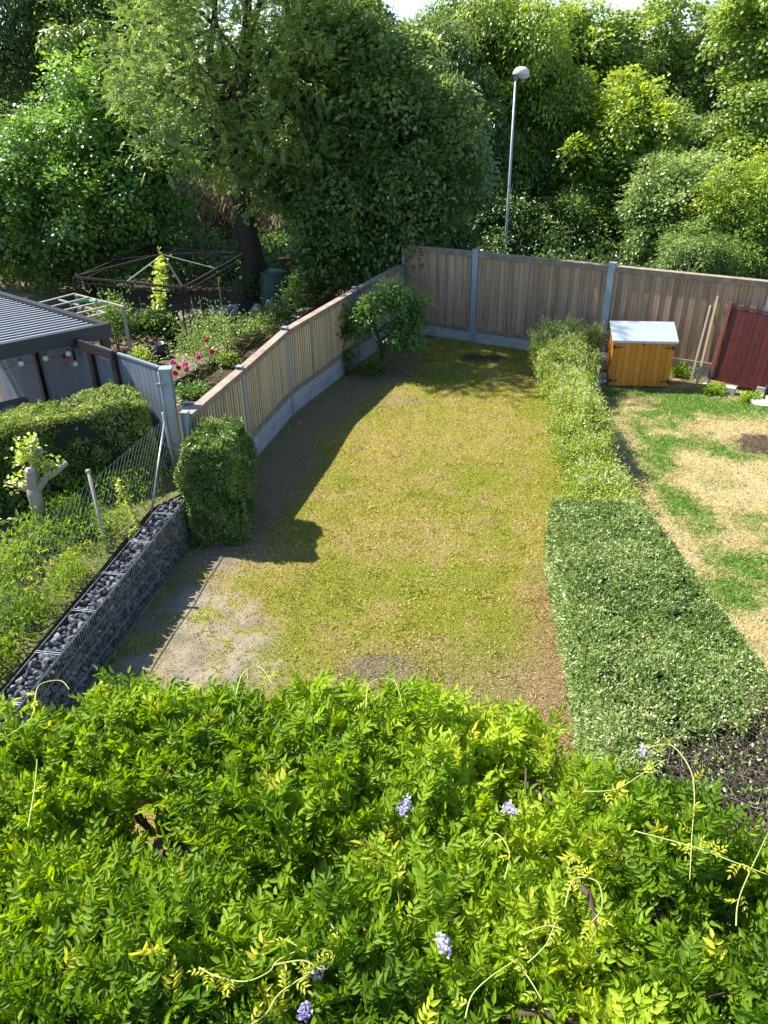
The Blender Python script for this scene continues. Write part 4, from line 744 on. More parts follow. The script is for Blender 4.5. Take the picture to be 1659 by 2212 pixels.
# loose blooming hedge between the lawns: clumps of upright sprays along a line
def loose_hedge():
    T=empty('blooming_hedge',(4,14,0),'loose yellow-green hedge with cream flower heads between the two lawns','hedge')
    line=np.array([(3.42,9.9),(3.58,11.5),(3.76,13.5),(4.0,15.5),(4.32,17.4),(4.65,18.9)]); f=Fol('diamond'); fb=Fol('diamond'); b=MB(); core=MB()
    nc=760; t=rng.random(nc)*5; i=np.minimum(t.astype(int),4); fr=t-i; C0=line[i]*(1-fr[:,None])+line[i+1]*fr[:,None]
    a=rng.uniform(0,6.28,nc); rr=np.sqrt(rng.random(nc)); hw=.48+.08*np.sin(t*4.1)+.36*np.clip(t-3.2,0,1); top=1.08+.12*np.sin(t*3+1)+.22*np.clip(t-3,0,1)+(vn(t,t*0,2.2,5)-.5)*.3
    P=np.zeros((nc,3)); P[:,0]=C0[:,0]+np.cos(a)*rr*hw; P[:,1]=C0[:,1]+np.sin(a)*rr*.35; P[:,2]=top*(1-.35*rr**2)*rng.uniform(.45,1.03,nc)
    m=170; P2=np.repeat(P,m,0); g=rng.normal(0,1,(nc*m,3))*np.array([.085,.085,.09]); P2+=g; out=np.repeat(np.stack([np.cos(a)*rr,np.sin(a)*rr,np.full(nc,1.1)],1),m,0); P2[:,2]=np.maximum(P2[:,2],.03)
    kk=np.repeat(.5+rng.normal(0,.1,nc)+(P[:,2]-.7)*.25,m)+rng.normal(0,.16,nc*m); f.add(P2,out*.6+rdir(nc*m),rdir(nc*m)*.8+np.array([-.2,0,.7]),rng.uniform(.03,.055,nc*m),.026,kk); f.build('leaves',M['yprivet'],T)
    sel=rng.choice(nc,1700); P3=P[sel]+rng.normal(0,1,(1700,3))*np.array([.09,.09,.07])+np.array([0,0,.13]); kp=(P3[:,2]>.62)&((P[sel][:,1]>15.)|(rng.random(1700)<.5)); P3=P3[kp]; n3=len(P3); q=20; u_=rng.random(n3*q); ax_=nrm(rdir(n3)*.35+np.array([0,0,1.])); P4=np.repeat(P3,q,0)+np.repeat(ax_,q,0)*(u_*.075)[:,None]+rng.normal(0,.012,(n3*q,3))*(1.2-u_)[:,None]; fb.add(P4,rdir(n3*q)+np.array([0,0,.4]),rdir(n3*q),.02,.015,rng.random(n3*q)); fb.build('blossom',M['bloom'],T)
    for j in range(170):
        p_=P[rng.integers(nc)]; li=np.interp(p_[1],line[:,1],line[:,0]); b.tube([(li+(p_[0]-li)*.45,p_[1]+random.gauss(0,.06),0),np.array([li+(p_[0]-li)*.7,p_[1],p_[2]*.6]),p_*.97+np.array([li*.03,p_[1]*.03,0])],[.012,.008,.003],4,cap=False)
    b.build('stems',M['vine'],T)
    for k_ in range(5):
        a_=line[k_];c_=line[k_+1]; d=nrm(c_-a_); core.bar((*a_,.35),(*c_,.35),.38,.66)
    core.build('branches',M['core'],T)  # solid dark filler, added so light does not pass through the hedge
loose_hedge()
# spiky dry grass stalk behind the back fence and small shrub shoots
T=empty('dry_plant',(7.1,19.4,.3),'tall pale plant stalks poking above the back fence','plant'); q=MB(); c_=DY(1478,600,19.2)
for j in range(7): q.tube([c_+np.array([random.gauss(0,.05),0,-1.2]),c_+np.array([random.gauss(0,.08),0,-.1]),c_+np.array([random.gauss(0,.13),0,.25+.15*random.random()])],[.01,.008,.004],4)
q.build('stalks',M['stem'],T)
# ================================================================ plum tree in the far corner
pb0=np.array([-.09,18.75,0.])
T=tree('plum_tree','small bushy plum tree in the shaded far corner of the lawn',pb0,[(-.45,18.7,1.45,.42,.42,.32),(.05,18.85,1.75,.42,.42,.36),(.6,18.95,1.7,.42,.45,.36),(.5,18.8,1.1,.48,.5,.36),(.35,18.9,2.05,.25,.28,.24),(.9,19.0,1.4,.26,.3,.26),(-.75,18.65,1.12,.24,.24,.16),(.7,18.9,.78,.32,.34,.2)],'plum',nclump=250,per=20,cr=.17,lL=.12,lW=.058,tpl='ovate',trunk=.06,group=None,kbase=.55,limbs=40)
bush('root_shoot','low leafy shoots at the foot of the plum tree',(-.15,18.55,0),(.28,.25,.35),'plum',500,.08,.04,cat='shrub')
bush('tree_sapling','thin leafy sapling left of the plum tree by the fence post',(-.85,18.6,0),(.25,.22,.55),'plum',380,.09,.045,cat='sapling')
# ================================================================ pruned tree on the left
pt=G(92,1142,.7); T=empty('pruned_tree',pt,'pale heavily pruned tree with cut stumps in front of the flowering hedge','tree'); q=MB()
def at(u,v,dy=0): return DY(u,v,pt[1]+dy)
trk=[pt-np.array([0,0,.1]),at(85,1110),at(75,1070),at(72,1055)]
q.tube(trk,[.115,.10,.10,.10],12); br=[([at(73,1060),at(68,1040),at(64,1016,-.1)],[.09,.075,.07]),([at(72,1062),at(50,1052,.05),at(30,1040,.1)],[.06,.055,.05]),([at(76,1058),at(76,1020,.15),at(72,985,.2),at(74,970,.2)],[.075,.06,.05,.05]),([at(80,1060),at(100,1030,.1),at(106,1005,.15)],[.065,.05,.045]),([at(100,1032,.1),at(120,1020,.15),at(143,1000,.2)],[.05,.045,.04]),([at(76,1000,.2),at(84,985,.22),at(86,968,.22)],[.05,.04,.042])]
for a_,r_ in br: q.tube(a_,r_,10)
q.build('trunk',M['barkpale'],T); q=MB()
for a_,r_ in br: d=nrm(a_[-1]-a_[-2]); q.tube([a_[-1],a_[-1]+d*.006],[r_[-1]*.92,r_[-1]*.9],12)
q.build('cut_faces',M['cut'],T)
f=Fol('ovate')
for u,v,n in [(40,1045,45),(58,965,60),(50,985,40),(78,1000,30),(100,1010,40),(110,1000,35),(60,1000,35),(72,960,40),(55,1040,30)]:
    c_=at(u,v,.12); P=c_+rng.normal(0,.07,(n,3)); f.add(P,rdir(n)+np.array([0,0,.6]),np.array([0,0,1.])+rdir(n)*.6,.08,.05,rng.uniform(.4,1,n))
f.build('shoots',M['t_yell'],T)
# ================================================================ weeds on the raised left ground
def meadow(name,label,n,x0,x1,y0,y1,h,matn,lL,lW,cond,kb):
    x=rng.uniform(x0,x1,n); y=rng.uniform(y0,y1,n); kp=cond(x,y); x=x[kp];y=y[kp]; n=len(x); dens=fbm(x,y,2.2,191); kp=rng.random(n)<np.clip((dens-.36)*4,.04,1); x=x[kp];y=y[kp];n=len(x); hh=h*(.35+1.1*fbm(x,y,1.1,201))
    P=np.stack([x,y,hz(x,y)+rng.random(n)*hh],1); f=Fol('lance'); f.add(P,rdir(n)*.9+np.array([0,0,.8]),rdir(n)*.8+np.array([0,0,.5]),lL*rng.uniform(.5,1.4,n),lW*rng.uniform(.6,1.2,n),kb+(fbm(x,y,1.3,211)-.5)*.9+rng.normal(0,.13,n)); o=f.build(name,matn); tag(o,label,'weeds',kind='stuff'); return o
meadow('meadow_weeds','tall yellow-green weeds between the gabion wall and the chain link fence',40000,-6.2,-3.3,4.5,11.8,.50,M['weed'],.085,.02,lambda x,y:(x<xl(y)-.36)&(x>xl(y)-1.7),.50)
meadow('ground_ivy','dark green ground plants in the shade of the flowering hedge',16000,-9,-3.3,7,12.8,.35,M['t_mid'],.10,.05,lambda x,y:(x<xl(y)-1.3),.45)
meadow('bank_ivy','dark ivy covering the shaded ground below the trees',60000,-14,14,24,34,1.0,M['t_dark'],.18,.10,lambda x,y:(np.hypot((x-G(480,490,.28)[0])/3,(y-G(480,490,.28)[1])/6)>1)&((y>26.6)|(x>1))&(np.hypot(x+3.4,y-25)>1.6),.4)
f=Fol('round')
m=150; x=rng.uniform(-5.6,-3.9,m); y=rng.uniform(5.5,9.2,m); kp=(x<xl(y)-.4); x=x[kp];y=y[kp];c_=np.stack([x,y,hz(x,y)+rng.uniform(.2,.42,len(x))],1)
P=np.repeat(c_,6,0); P+=rng.normal(0,.008,P.shape); f.add(P,rdir(len(P))+np.array([0,0,.3]),rdir(len(P))*.4+np.array([0,0,1.]),.018,.016,rng.random(len(P))); o=f.build('yellow_wildflowers',M['yellow']); tag(o,'tiny yellow wildflowers scattered in the weeds','flowers',kind='stuff')
T=empty('sapling',(-3.85,9.85,.7),'thin sapling with orange young leaves leaning through the chain link fence','sapling'); f=Fol('lance'); pts=[np.array([-3.75,9.65,.75]),at(0,0)*0+DY(300,1130,9.9),DY(275,1080,10.0),DY(252,1040,10.1)]; q=MB(); q.tube(pts,[.012,.009,.006,.003],5); q.build('stem',M['stem'],T)
for i in range(3):
    n=46; t=rng.random(n); P=pts[i]+(pts[i+1]-pts[i])*t[:,None]; f.add(P,rdir(n)+np.array([0,0,-.2]),rdir(n)*.5+np.array([0,0,1.]),.09,.028,rng.uniform(.5,1,n))
f.build('leaves',M['t_yell'],T)
#@@TREES
# ================================================================ trees
def LB(c,*r): return (*c,*r)
def lob(L,y,ref=None): # lobes given as (u,v,dy,rx,ry,rz)
    return [(*DY(u,v,y+dy),rx,ry,rz) for u,v,dy,rx,ry,rz in L]
def base_at(u,y,z=.28): p_=DY(u,600,y); return (p_[0],y,z)
tree('hazel_tree','broad leaved bushy hazel behind the trellis at the left',base_at(190,26),lob([(60,330,0,1.6,1.5,1.5),(200,290,0,1.5,1.5,1.6),(330,330,.3,1.5,1.4,1.3),(60,470,-.4,1.7,1.6,1.3),(200,440,-.8,1.9,1.6,1.5),(340,460,-.2,1.3,1.3,1.2),(-60,400,0,1.7,1.5,1.8),(120,550,-.2,1.6,1.3,.9),(290,540,0,1.2,1.2,.8),(210,220,.3,.8,.8,.8),(-40,540,.3,1.5,1.5,.9)],26),'t_hazel',900,46,.42,.15,.12,'round',trunk=.16)
tree('ash_tree','large feathery ash tree with drooping sprays left of centre',base_at(548,25.6),lob([(470,60,0,1.8,1.8,1.8),(620,50,.3,1.6,1.8,1.8),(380,200,.6,1.5,1.5,1.3),(520,200,-.6,1.8,1.6,1.6),(660,180,0,1.3,1.6,1.5),(430,310,.3,1.5,1.4,1.1),(580,320,0,1.5,1.5,1.3),(350,110,.5,1.1,1.1,1.1),(690,320,.2,1.,1.2,1.2),(700,430,1.,.9,1.1,1.),(570,420,2,.9,.9,.8),(520,385,1.5,.7,.8,.5),(640,450,1.5,.8,.9,.8),(540,-50,0,1.8,1.8,1.4),(600,-130,-.6,1.7,1.6,1.5),(480,-140,-.6,1.7,1.6,1.5),(560,-230,-1.2,1.6,1.6,1.4)],23),'t_ash',1300,6,.36,.115,.032,'lance',style='spray',trunk=.44,lean=(0,-1.8))
tree('walnut_tree','dark tall tree at the top left corner',base_at(40,33),lob([(20,20,0,2.2,2,2.4),(110,70,0,1.8,2,2.),(-40,150,0,2.,2,2),(130,180,.5,1.8,1.8,1.6),(60,-80,0,2.4,2,2)],33),'t_dark',800,36,.5,.22,.08,'ovate',style='hang',trunk=.3)
tree('lime_tree','yellow-green leafy tree rising between the dark walnut and the ash',base_at(250,31),lob([(240,30,0,1.7,1.6,2.),(210,130,-.4,1.2,1.2,1.3),(290,110,0,1.4,1.4,1.6),(250,-60,0,1.6,1.5,1.6),(230,220,-.2,1.4,1.4,1.4),(330,20,.6,1.2,1.3,1.6)],31),'t_yell',620,36,.4,.17,.11,'round',style='hang',trunk=.2,kbase=.4)
tree('pine_tree','dark pine with spreading needle tufts above the centre trees',base_at(740,40),lob([(710,20,0,1.6,1.6,.9),(775,60,0,1.3,1.3,.5),(700,70,.3,1.7,1.6,1.2),(745,-20,0,1.3,1.4,.7),(810,80,0,.9,.9,.45),(730,130,0,2.2,1.8,1.3)],40),'t_pine',520,60,.4,.30,.035,'diamond',style='needle',trunk=.25)
tree('maple_tree','dense dark maple overhanging the fence corner',base_at(800,25),lob([(740,250,.5,1.45,1.6,1.7),(850,260,.3,1.6,1.8,1.7),(780,390,-.6,1.6,1.7,1.5),(900,410,-.8,1.3,1.5,1.5),(720,490,-.8,1.3,1.3,1.1),(835,520,-1.2,1.2,1.3,.8),(920,320,-.2,1.2,1.4,1.5),(660,410,-.3,1.1,1.2,1.2),(750,570,-1.,1.1,1.,.6),(940,490,-.6,.9,1.1,1.)],24.5),'t_dark',1200,46,.42,.16,.12,'round',trunk=.28,kbase=.62)
tree('maple_tree','lighter leafy tree filling the gap above the dark maple',base_at(800,26.5),lob([(745,115,0,1.1,1.4,1.3),(820,150,0,1.2,1.4,1.3),(790,210,0,1.5,1.5,1.3),(710,190,0,1.1,1.2,1.1)],24.3),'t_mid',420,42,.42,.17,.12,'round',trunk=.2)
tree('locust_tree','tree with hanging leaf strings left of the street lamp',base_at(900,32),lob([(875,155,0,.9,1.4,1.4),(950,120,.3,1.3,1.4,1.3),(930,180,0,1.6,1.5,1.5),(990,190,.2,1.2,1.4,1.4),(935,80,0,.6,.9,.8),(1000,280,0,1.5,1.4,1.7)],32),'t_mid',640,40,.42,.2,.07,'ovate',style='hang',trunk=.25)
tree('lime_tree','big dense lime tree with a bright crown behind the street lamp',base_at(1080,34),lob([(1050,75,0,1.5,1.9,1.7),(1120,130,-.4,1.5,1.8,1.6),(1010,140,-.6,1.7,1.6,1.8),(1090,200,-1.2,2.2,1.9,2.),(1170,240,0,1.5,1.7,1.6),(1050,330,-.8,2.1,1.8,2.),(1160,340,-.3,2.1,1.8,1.9),(1100,450,-.4,2.4,1.8,1.6),(1090,40,0,1.0,1.1,1.3),(1010,430,-.4,1.6,1.4,1.5)],34),'t_lime',1500,42,.5,.2,.11,'ovate',style='hang',trunk=.4,kbase=.45)
tree('field_maple','light green maple right of the big lime',base_at(1240,36),lob([(1240,70,0,.85,1.3,1.4),(1215,165,0,.9,1.3,1.),(1275,190,0,2.,1.8,2.),(1210,230,.4,1.5,1.7,1.5),(1250,270,0,2.2,1.9,1.8),(1305,165,0,1.,1.3,1.2),(1200,170,.3,1.1,1.3,1.1)],36),'t_yell',620,40,.45,.2,.15,'round',trunk=.25,kbase=.4)
tree('plane_tree','tall airy plane tree with open branches at the upper right',base_at(1445,37),lob([(1390,95,0,1.1,1.4,1.3),(1455,50,0,1.2,1.5,1.5),(1495,120,0,1.1,1.3,1.1),(1400,160,.3,1.7,1.6,1.3),(1470,180,0,1.7,1.6,1.4),(1430,30,0,.7,.8,.8),(1370,100,0,1.,1,1),(1420,260,0,2.,1.8,1.4)],37),'t_yell',250,30,.42,.2,.17,'round',trunk=.22,barkm='barkpale',kbase=.45,limbs=90)
tree('pine_tree','slender grey-green pine near the right edge',base_at(1570,38),lob([(1578,50,0,.9,1,1.),(1590,110,0,1.2,1.1,1.),(1560,90,0,1.,1,.9),(1530,180,-.5,1.6,1.3,1.3),(1500,230,-.8,1.3,1.2,1.),(1560,280,-.5,1.5,1.3,1.5),(1600,190,0,1.3,1.2,1.3)],38),'t_pine',520,60,.36,.24,.03,'diamond',style='needle',trunk=.2,kbase=.6)
tree('lime_tree','yellow-green tree cut off by the right edge',base_at(1670,31),lob([(1670,60,0,1.3,1.4,1.9),(1680,180,0,1.5,1.5,1.7),(1650,280,-.3,1.4,1.4,1.3),(1690,0,0,1.4,1.4,1.6),(1610,340,-.4,1.3,1.2,1.1)],31),'t_yell',520,40,.4,.17,.13,'round',trunk=.2,kbase=.45)
tree('maple_tree','yellow-green young maple right of the lamp pole',base_at(1340,31),lob([(1330,290,0,1.7,1.6,1.4),(1390,380,-.4,1.5,1.5,1.4),(1290,390,0,1.6,1.5,1.5),(1340,470,-.4,1.7,1.4,1.3),(1370,240,.3,1.1,1.1,1.),(1290,490,-.2,1.5,1.4,1.2)],31),'t_lime',720,42,.4,.17,.13,'round',trunk=.16,kbase=.5)
tree('maple_tree','mid green tree under the plane tree',base_at(1470,33),lob([(1440,310,0,1.6,1.5,1.4),(1500,340,0,1.5,1.5,1.4),(1540,400,.2,1.5,1.4,1.4),(1400,330,.4,1.3,1.3,1.2),(1600,440,.3,1.5,1.4,1.3)],33),'t_mid',520,42,.42,.17,.12,'round',trunk=.16)
tree('dogwood_shrub','pale leaved tall shrub left of the right edge trees',base_at(1470,27),lob([(1450,400,0,1.2,1.1,1.),(1480,460,-.2,1.3,1.2,1.1),(1440,500,0,1.2,1.1,1.),(1500,390,.3,.9,.9,.8),(1420,450,.2,.9,.9,.9)],27),'t_pale',420,42,.34,.13,.1,'round',trunk=.08,cat='shrub',group='shrubs behind the back fence')
tree('hawthorn_shrub','dense green shrub at the right edge above the fence',base_at(1620,25),lob([(1600,470,0,1.2,1.1,1.1),(1650,420,0,1.1,1,1.1),(1560,540,-.3,1.1,1.,.8),(1640,550,-.4,1.1,1.,.8),(1680,500,0,1.1,1.,1.1)],25),'t_lime',480,42,.3,.11,.07,'ovate',trunk=.08,cat='shrub',group='shrubs behind the back fence')
tree('hawthorn_shrub','rounded green shrub low behind the back fence',base_at(1510,23.5),lob([(1500,540,0,.9,.8,.7),(1540,580,-.2,.8,.7,.5),(1470,570,0,.7,.7,.5)],23.5),'t_mid',220,40,.26,.1,.06,'ovate',trunk=.05,cat='shrub',group='shrubs behind the back fence')
tree('holly_shrub','dark dense shrub mass low behind the lamp pole',base_at(1190,30),lob([(1090,500,0,1.7,1.3,1.2),(1190,490,0,1.8,1.4,1.4),(1280,540,-.4,1.6,1.3,1.),(1150,560,-1,1.9,1.2,.9),(1360,560,-.8,1.6,1.2,.9),(1020,540,-.4,1.4,1.2,1.),(1240,580,-1.4,1.6,1.2,.6),(1430,590,-2.5,1.3,1.,.6)],30),'t_dark',780,42,.42,.15,.09,'ovate',trunk=.1,cat='shrub',group='shrubs behind the back fence')
tree('elder_shrub','dark undergrowth shrub behind the gazebo frame',base_at(330,30),lob([(150,600,1,2.4,1.4,1.),(330,560,0,1.7,1.2,1.),(690,540,1,1.4,1.2,1.2),(740,600,-1.5,1.2,1.1,.8),(40,580,1,1.8,1.2,1.)],30),'t_dark',620,42,.42,.15,.09,'ovate',trunk=.1,cat='shrub')
# distant wood behind everything
for i,(u,y,zt,lb) in enumerate([(-40,46,9,'distant dark tree beyond the left end of the row'),(380,48,9,'distant dark tree hidden behind the ash'),(640,50,8.5,'distant dark tree behind the pine'),(900,52,5.9,'distant dark tree left behind the big lime'),(1180,50,5.3,'distant dark tree right behind the big lime'),(1600,54,5.6,'distant dark tree behind the slender pine'),(1330,52,4.8,'distant dark tree beneath the plane tree gap')]):
    b0=base_at(u,y,0); x0=b0[0]; tree('distant_tree',lb,b0,[(x0,y,zt*.55,4.,3,zt*.45),(x0-3,y+1,zt*.4,3,2.5,zt*.38),(x0+3,y+1,zt*.42,3,2.5,zt*.38)],'t_dark',300,42,.9,.38,.26,'round',trunk=.35,group='distant trees')
# ================================================================ things glimpsed behind the trees
def house(c,w_,d_,h,lb,yaw=0.):
    T=empty('house',c,lb,'house'); a=np.array([math.cos(yaw),math.sin(yaw),0]); n_=np.array([-a[1],a[0],0]); c=np.array(c,float); q=MB(); q.box(c+np.array([0,0,h/2]),(w_,d_,h),a); wl=q.build('wall',M['white'],T)
    q=MB(); e=.5; r_=[c+a*s1*(w_/2+e)+n_*s2*(d_/2+e)+np.array([0,0,h]) for s1,s2 in((-1,-1),(1,-1),(1,1),(-1,1))]; rd=[c+a*s1*(w_/2+e)+np.array([0,0,h+d_*.38]) for s1 in(-1,1)]
    q.add(r_+rd,[(0,1,5,4),(2,3,4,5),(0,4,3),(1,2,5),(3,2,1,0)]); q.build('roof',M['roof'],T)
    for k_ in range(int(w_//2.6)):
        for z in(1.6,4.2):
            if z+1<h: q=MB(); q.box(c+a*(-w_/2+1.5+k_*2.6)-n_*(d_/2+.02)+np.array([0,0,z]),(1.1,.06,1.3),a); f_=q.build('window',M['anth'],T)
p_=DY(1395,215,70); house((p_[0],74,-.3),12,8,4.4,'white house with a pinkish tiled roof glimpsed behind the plane tree',.2)
p_=DY(0,150,75); house((p_[0]-1,78,-.3),9,8,7.6,'tall white house glimpsed at the left edge behind the trees',0)
m=5000; c_=DY(480,500,35); P=np.stack([c_[0]+rng.normal(0,1.3,m),35+rng.normal(0,.8,m),rng.uniform(.2,2.6,m)],1); f=Fol('lance'); f.add(P,rdir(m)*.4+np.array([0,0,1.]),rdir(m),rng.uniform(.2,.5,m),.025,rng.random(m)); o=f.build('dry_reeds',leafmat('dry_reed',[(.14,.10,.07),(.28,.21,.15),(.42,.34,.26)],.2,.8,.2)); tag(o,'pale brown dry reeds glimpsed behind the ash trunk','reeds',kind='stuff')
# road side barrier with a banner
p_=DY(470,425,44); T=empty('roadside_banner',(p_[0],44,.3),'white banner with black letters and red blotch on a rail behind the ash tree','banner')
q=MB(); q.box((p_[0]-.2,44,p_[2]+.15),(5.2,.05,.75)); q.build('sheet',M['white'],T)
q=MB(); q.box((p_[0]-.2,44.05,p_[2]-.75),(6.5,.08,.9)); q.build('board_wall',M['redpost'],T)
q=MB(); q.box((p_[0]-.2,43.9,p_[2]-1.35),(6.5,.12,.3)); q.build('blue_rail',M['greyboard'],T)
q=MB()
for k_ in range(5): q.box((p_[0]-3+k_*1.4,44.12,p_[2]/2+.2),(.08,.08,p_[2]+.8))
q.build('posts',M['galv'],T)
fc=bpy.data.curves.new('lettering','FONT'); fc.body='EE'; fc.size=.62; fc.extrude=.005; fc.space_character=1.0; lo=bpy.data.objects.new('lettering',fc); COL.objects.link(lo); dg=bpy.context.evaluated_depsgraph_get(); me=bpy.data.meshes.new_from_object(lo.evaluated_get(dg)); bpy.data.objects.remove(lo)
lt=bpy.data.objects.new('lettering',me); COL.objects.link(lt); me.materials.append(M['iron']); lt.parent=T; lt.location=Vector((float(DY(438,430,43.9)[0]),43.95,float(p_[2]-.07)))-T.location; lt.rotation_euler=(R(90),0,0)
q=MB(); c_=DY(520,425,43.9); q.box(c_,(.9,.02,.3)); q.build('red_blotch',M['redpetal'],T)
#@@WISTERIA
# ================================================================ wisteria on its pergola
WZ=2.96
Pw=empty('garden_pergola',(0,2,0),'dark timber pergola hidden under the wisteria','pergola')
for x_ in np.arange(-3.6,1.8,.75):
    q=MB(); q.bar((x_,.2,WZ-.32),(x_,3.7 if x_<.9 else 3.25-(x_-.9)*1.1,WZ-.32),.07,.12); q.build('rafter',M['vine'],Pw)
for y_ in(.3,1.9,3.5):
    q=MB(); q.bar((-3.9,y_,WZ-.46),(1.8 if y_<3 else .9,y_,WZ-.46),.1,.14); q.build('beam',M['vine'],Pw)
for x_,y_ in((-3.8,3.5),(-.9,3.5),(.9,3.3),(1.8,1.9),(-3.8,.3),(1.8,.3)):
    q=MB(); q.box((x_,y_,(WZ-.5)/2),(.11,.11,WZ-.5)); q.build('post',M['vine'],Pw)
Wi=empty('wisteria',(-1,2.5,0),'vigorous bright green wisteria filling the whole foreground','climbing plant')
edge=np.array([G(u,v,WZ+.1)[:2] for u,v in [(-120,1600),(0,1560),(60,1525),(150,1500),(280,1490),(420,1500),(560,1520),(700,1490),(820,1520),(930,1480),(1040,1490),(1150,1480),(1190,1530),(1240,1610),(1330,1610),(1420,1650),(1500,1690),(1600,1740),(1750,1790),(1850,2400),(1400,2700),(0,2700),(-300,2500)]])
holes=[(G(350,1860,WZ-.15),.19),(G(325,1800,WZ-.15),.14),(G(250,1960,WZ-.1),.08),(G(170,2130,WZ),.06),(G(1020,1975,WZ),.07),(G(235,2040,WZ),.08),(G(960,2230,WZ),.06),(G(1480,1960,WZ),.10),(G(700,1960,WZ),.06),(G(880,2010,WZ),.07),(G(1130,1700,WZ),.1)]
HD=G(300,1830,WZ-.1); HE=G(1120,1690,WZ-.05)
def wtop(x,y): return WZ-.07+(fbm(x,y,.85,221)-.5)*.85+(fbm(x,y,2.8,231)-.5)*.50-.38*np.exp(-((x-HD[0])**2/.10+(y-HD[1])**2/.05))-.26*np.exp(-((x-HE[0])**2/.10+(y-HE[1])**2/.04))
N0=21500; x=rng.uniform(-4.2,3.4,N0); y=rng.uniform(.9,4.5,N0); kp=inpoly(x+(fbm(x,y,2.5,241)-.5)*.25,y+(fbm(x,y,2.5,251)-.5)*.25,edge)
for h_,r_ in holes: kp&=np.hypot(x-h_[0],(y-h_[1])*.9)+rng.normal(0,.04,N0)>r_
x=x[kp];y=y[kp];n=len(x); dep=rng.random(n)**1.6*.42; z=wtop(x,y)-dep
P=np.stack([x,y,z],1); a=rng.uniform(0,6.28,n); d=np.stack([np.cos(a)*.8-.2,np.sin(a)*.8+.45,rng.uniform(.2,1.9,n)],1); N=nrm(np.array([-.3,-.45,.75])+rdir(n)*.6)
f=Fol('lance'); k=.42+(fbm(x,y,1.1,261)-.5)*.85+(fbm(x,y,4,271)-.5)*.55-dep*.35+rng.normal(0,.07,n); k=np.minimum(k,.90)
yg=(rng.random(n)<.018)|((fbm(x,y,2.3,281)>.70)&(rng.random(n)<.22)); k[yg]=rng.uniform(.93,1.,yg.sum())
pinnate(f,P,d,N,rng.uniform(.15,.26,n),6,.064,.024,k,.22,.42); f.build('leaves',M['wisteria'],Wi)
q=MB(); dd=nrm(d)
for i in rng.choice(n,2600,False):
    L=.23; q.tube([P[i]-dd[i]*.04,P[i]+dd[i]*L*.5+np.array([0,0,-.02]),P[i]+dd[i]*L+np.array([0,0,-.07])],[.0022,.0018,.001],3,k=random.random(),cap=False)
o=q.build('leaf_stalks',M['stem'],Wi); o['kind']='stuff'
q=MB()
for i in range(90):
    a=random.uniform(0,6.28); c_=np.array([random.uniform(-3.8,1.4),random.uniform(.8,3.7),WZ-.30+random.uniform(-.1,.1)]); pts=[c_]; 
    for j in range(6): a+=random.gauss(0,.45); c_=c_+np.array([math.cos(a)*.25,math.sin(a)*.25,random.gauss(0,.05)]); c_[2]=min(max(c_[2],WZ-.5),WZ-.1); c_[1]=min(c_[1],3.55 if c_[0]<.7 else 3.55-(c_[0]-.7)*1.3); c_[0]=min(c_[0],1.6); pts.append(c_)
    q.tube(pts,[.022,.02,.017,.014,.011,.009,.006],6,k=random.random())
hc=holes[0][0]
for i in range(16):
    a=random.uniform(0,6.28); c_=np.array([hc[0]+random.uniform(-.3,.3),hc[1]+random.uniform(-.3,.3),WZ-.35]); q.tube([c_-np.array([math.cos(a)*.35,math.sin(a)*.35,-.05]),c_+rng.normal(0,.03,3),c_+np.array([math.cos(a)*.35,math.sin(a)*.35,.08])],[.014,.012,.008],6,k=random.random())
q.build('branches',M['vine'],Wi)
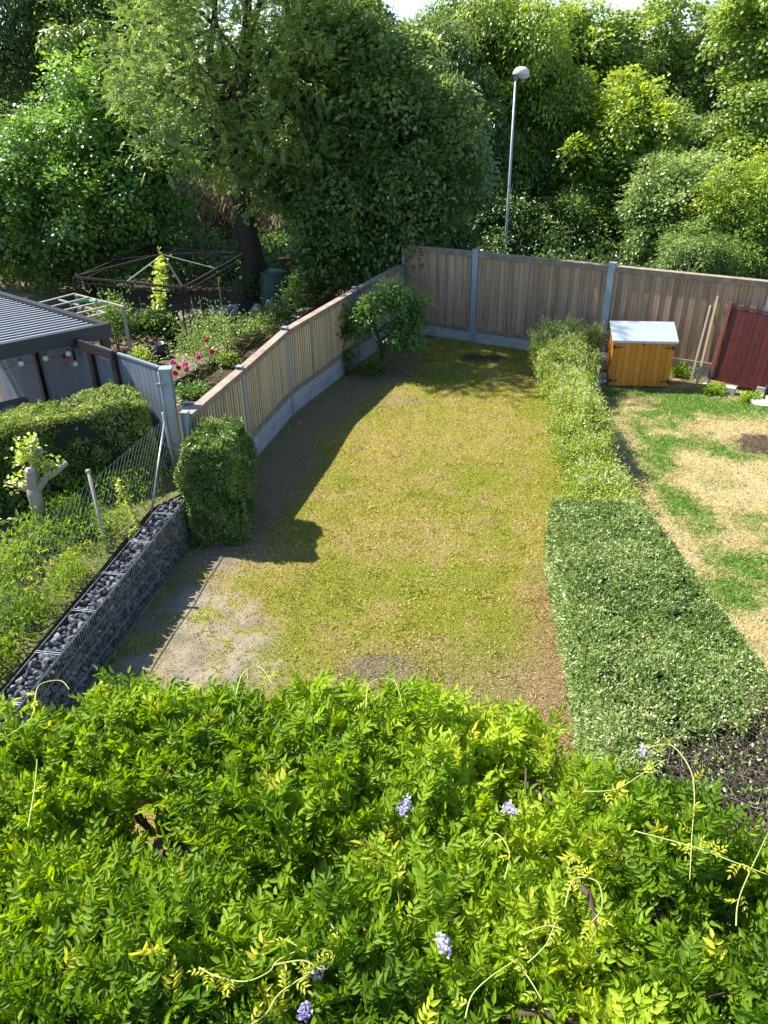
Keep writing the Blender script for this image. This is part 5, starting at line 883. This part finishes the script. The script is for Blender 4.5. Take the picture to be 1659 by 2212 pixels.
# long whippy tendrils, traced where they curl above the leaves
def tend(pts,r0=.0038,h=.16,young=18):
    C=[]
    for u,v in pts:
        g=G(u,v,WZ+h+.1); C.append(g)
    C=np.array(C); m=len(C); S=[]
    for i in range(m-1):
        p0=C[max(0,i-1)];p1=C[i];p2=C[i+1];p3=C[min(m-1,i+2)]
        for t in np.linspace(0,1,7)[:-1]: S.append(.5*((2*p1)+(-p0+p2)*t+(2*p0-5*p1+4*p2-p3)*t*t+(-p0+3*p1-3*p2+p3)*t**3))
    S.append(C[-1]); q=MB(); q.tube(S,list(np.linspace(r0,.0022,len(S))),6,k=.8); o=q.build('tendril',M['stem'],Wi)
    if young:
        young=max(2,young//2); S=np.array(S); f=Fol('lance'); idx=rng.choice(len(S),young); n=young; P=S[idx]; pinnate(f,P,rdir(n)+np.array([0,0,.2]),rdir(n)*.4+np.array([0,0,1.]),.07,3,.03,.011,.97,.2); f.build('young_leaves',M['wisteria'],o)
tend([(590,2085),(655,2075),(700,2095),(725,2060),(728,2020),(700,1975)]); tend([(540,2215),(575,2190),(600,2150),(640,2120),(668,2100),(660,2060),(620,2030)]); tend([(430,2090),(470,2110),(530,2120),(580,2100),(600,2075),(650,2050)])
tend([(1005,2200),(1020,2150),(1060,2110),(1120,2070)],young=4); tend([(1100,2065),(1140,2110),(1170,2160)],young=3); tend([(1400,1615),(1450,1610),(1490,1660),(1500,1720),(1495,1800),(1490,1900)]); tend([(1260,1710),(1330,1705),(1390,1670),(1440,1640)],young=6); tend([(1370,1795),(1500,1830),(1580,1860),(1659,1890)],young=14)
tend([(1220,1960),(1240,1900),(1290,1905),(1300,1960),(1270,2000)]); tend([(1130,2020),(1180,2000),(1220,2010)],young=5); tend([(1140,2080),(1180,2040),(1200,1990)],young=3)
tend([(510,1500),(525,1455),(560,1440),(590,1480)],h=.2,young=5); tend([(790,1530),(800,1475),(850,1470),(870,1530)],h=.2,young=4); tend([(360,1500),(380,1470),(430,1480)],h=.2,young=3); tend([(75,1520),(85,1480),(130,1470),(150,1490)],h=.2,young=3); tend([(1090,1900),(1100,1840),(1070,1800),(1040,1830)],young=3)
tend([(0,1600),(60,1560),(75,1530)],young=4); tend([(60,1790),(75,1700),(80,1640)],young=3); tend([(1590,2000),(1600,1930),(1659,1800)],young=3)
# flower racemes
for i,(u,v,dx,dv,kk) in enumerate([(880,1730,-12,25,1.),(1110,1755,-20,-12,1.),(965,2055,-12,-30,1.),(690,2110,-8,-50,.25),(655,2200,5,-25,.5),(1385,1618,10,4,.9)]):
    a=G(u,v,WZ+.25); b2=G(u+dx,v+dv,WZ+.22); n=90 if i!=5 else 30; t=rng.random(n); P=a+(b2-a)*t[:,None]+rng.normal(0,.013,(n,3)); f=Fol('round'); f.add(P,rdir(n)+np.array([0,0,.2]),rdir(n),.017,.015,np.clip(kk*.75+rng.normal(0,.22,n),0,1)); f.build('flower_raceme',M['lilac'],Wi)
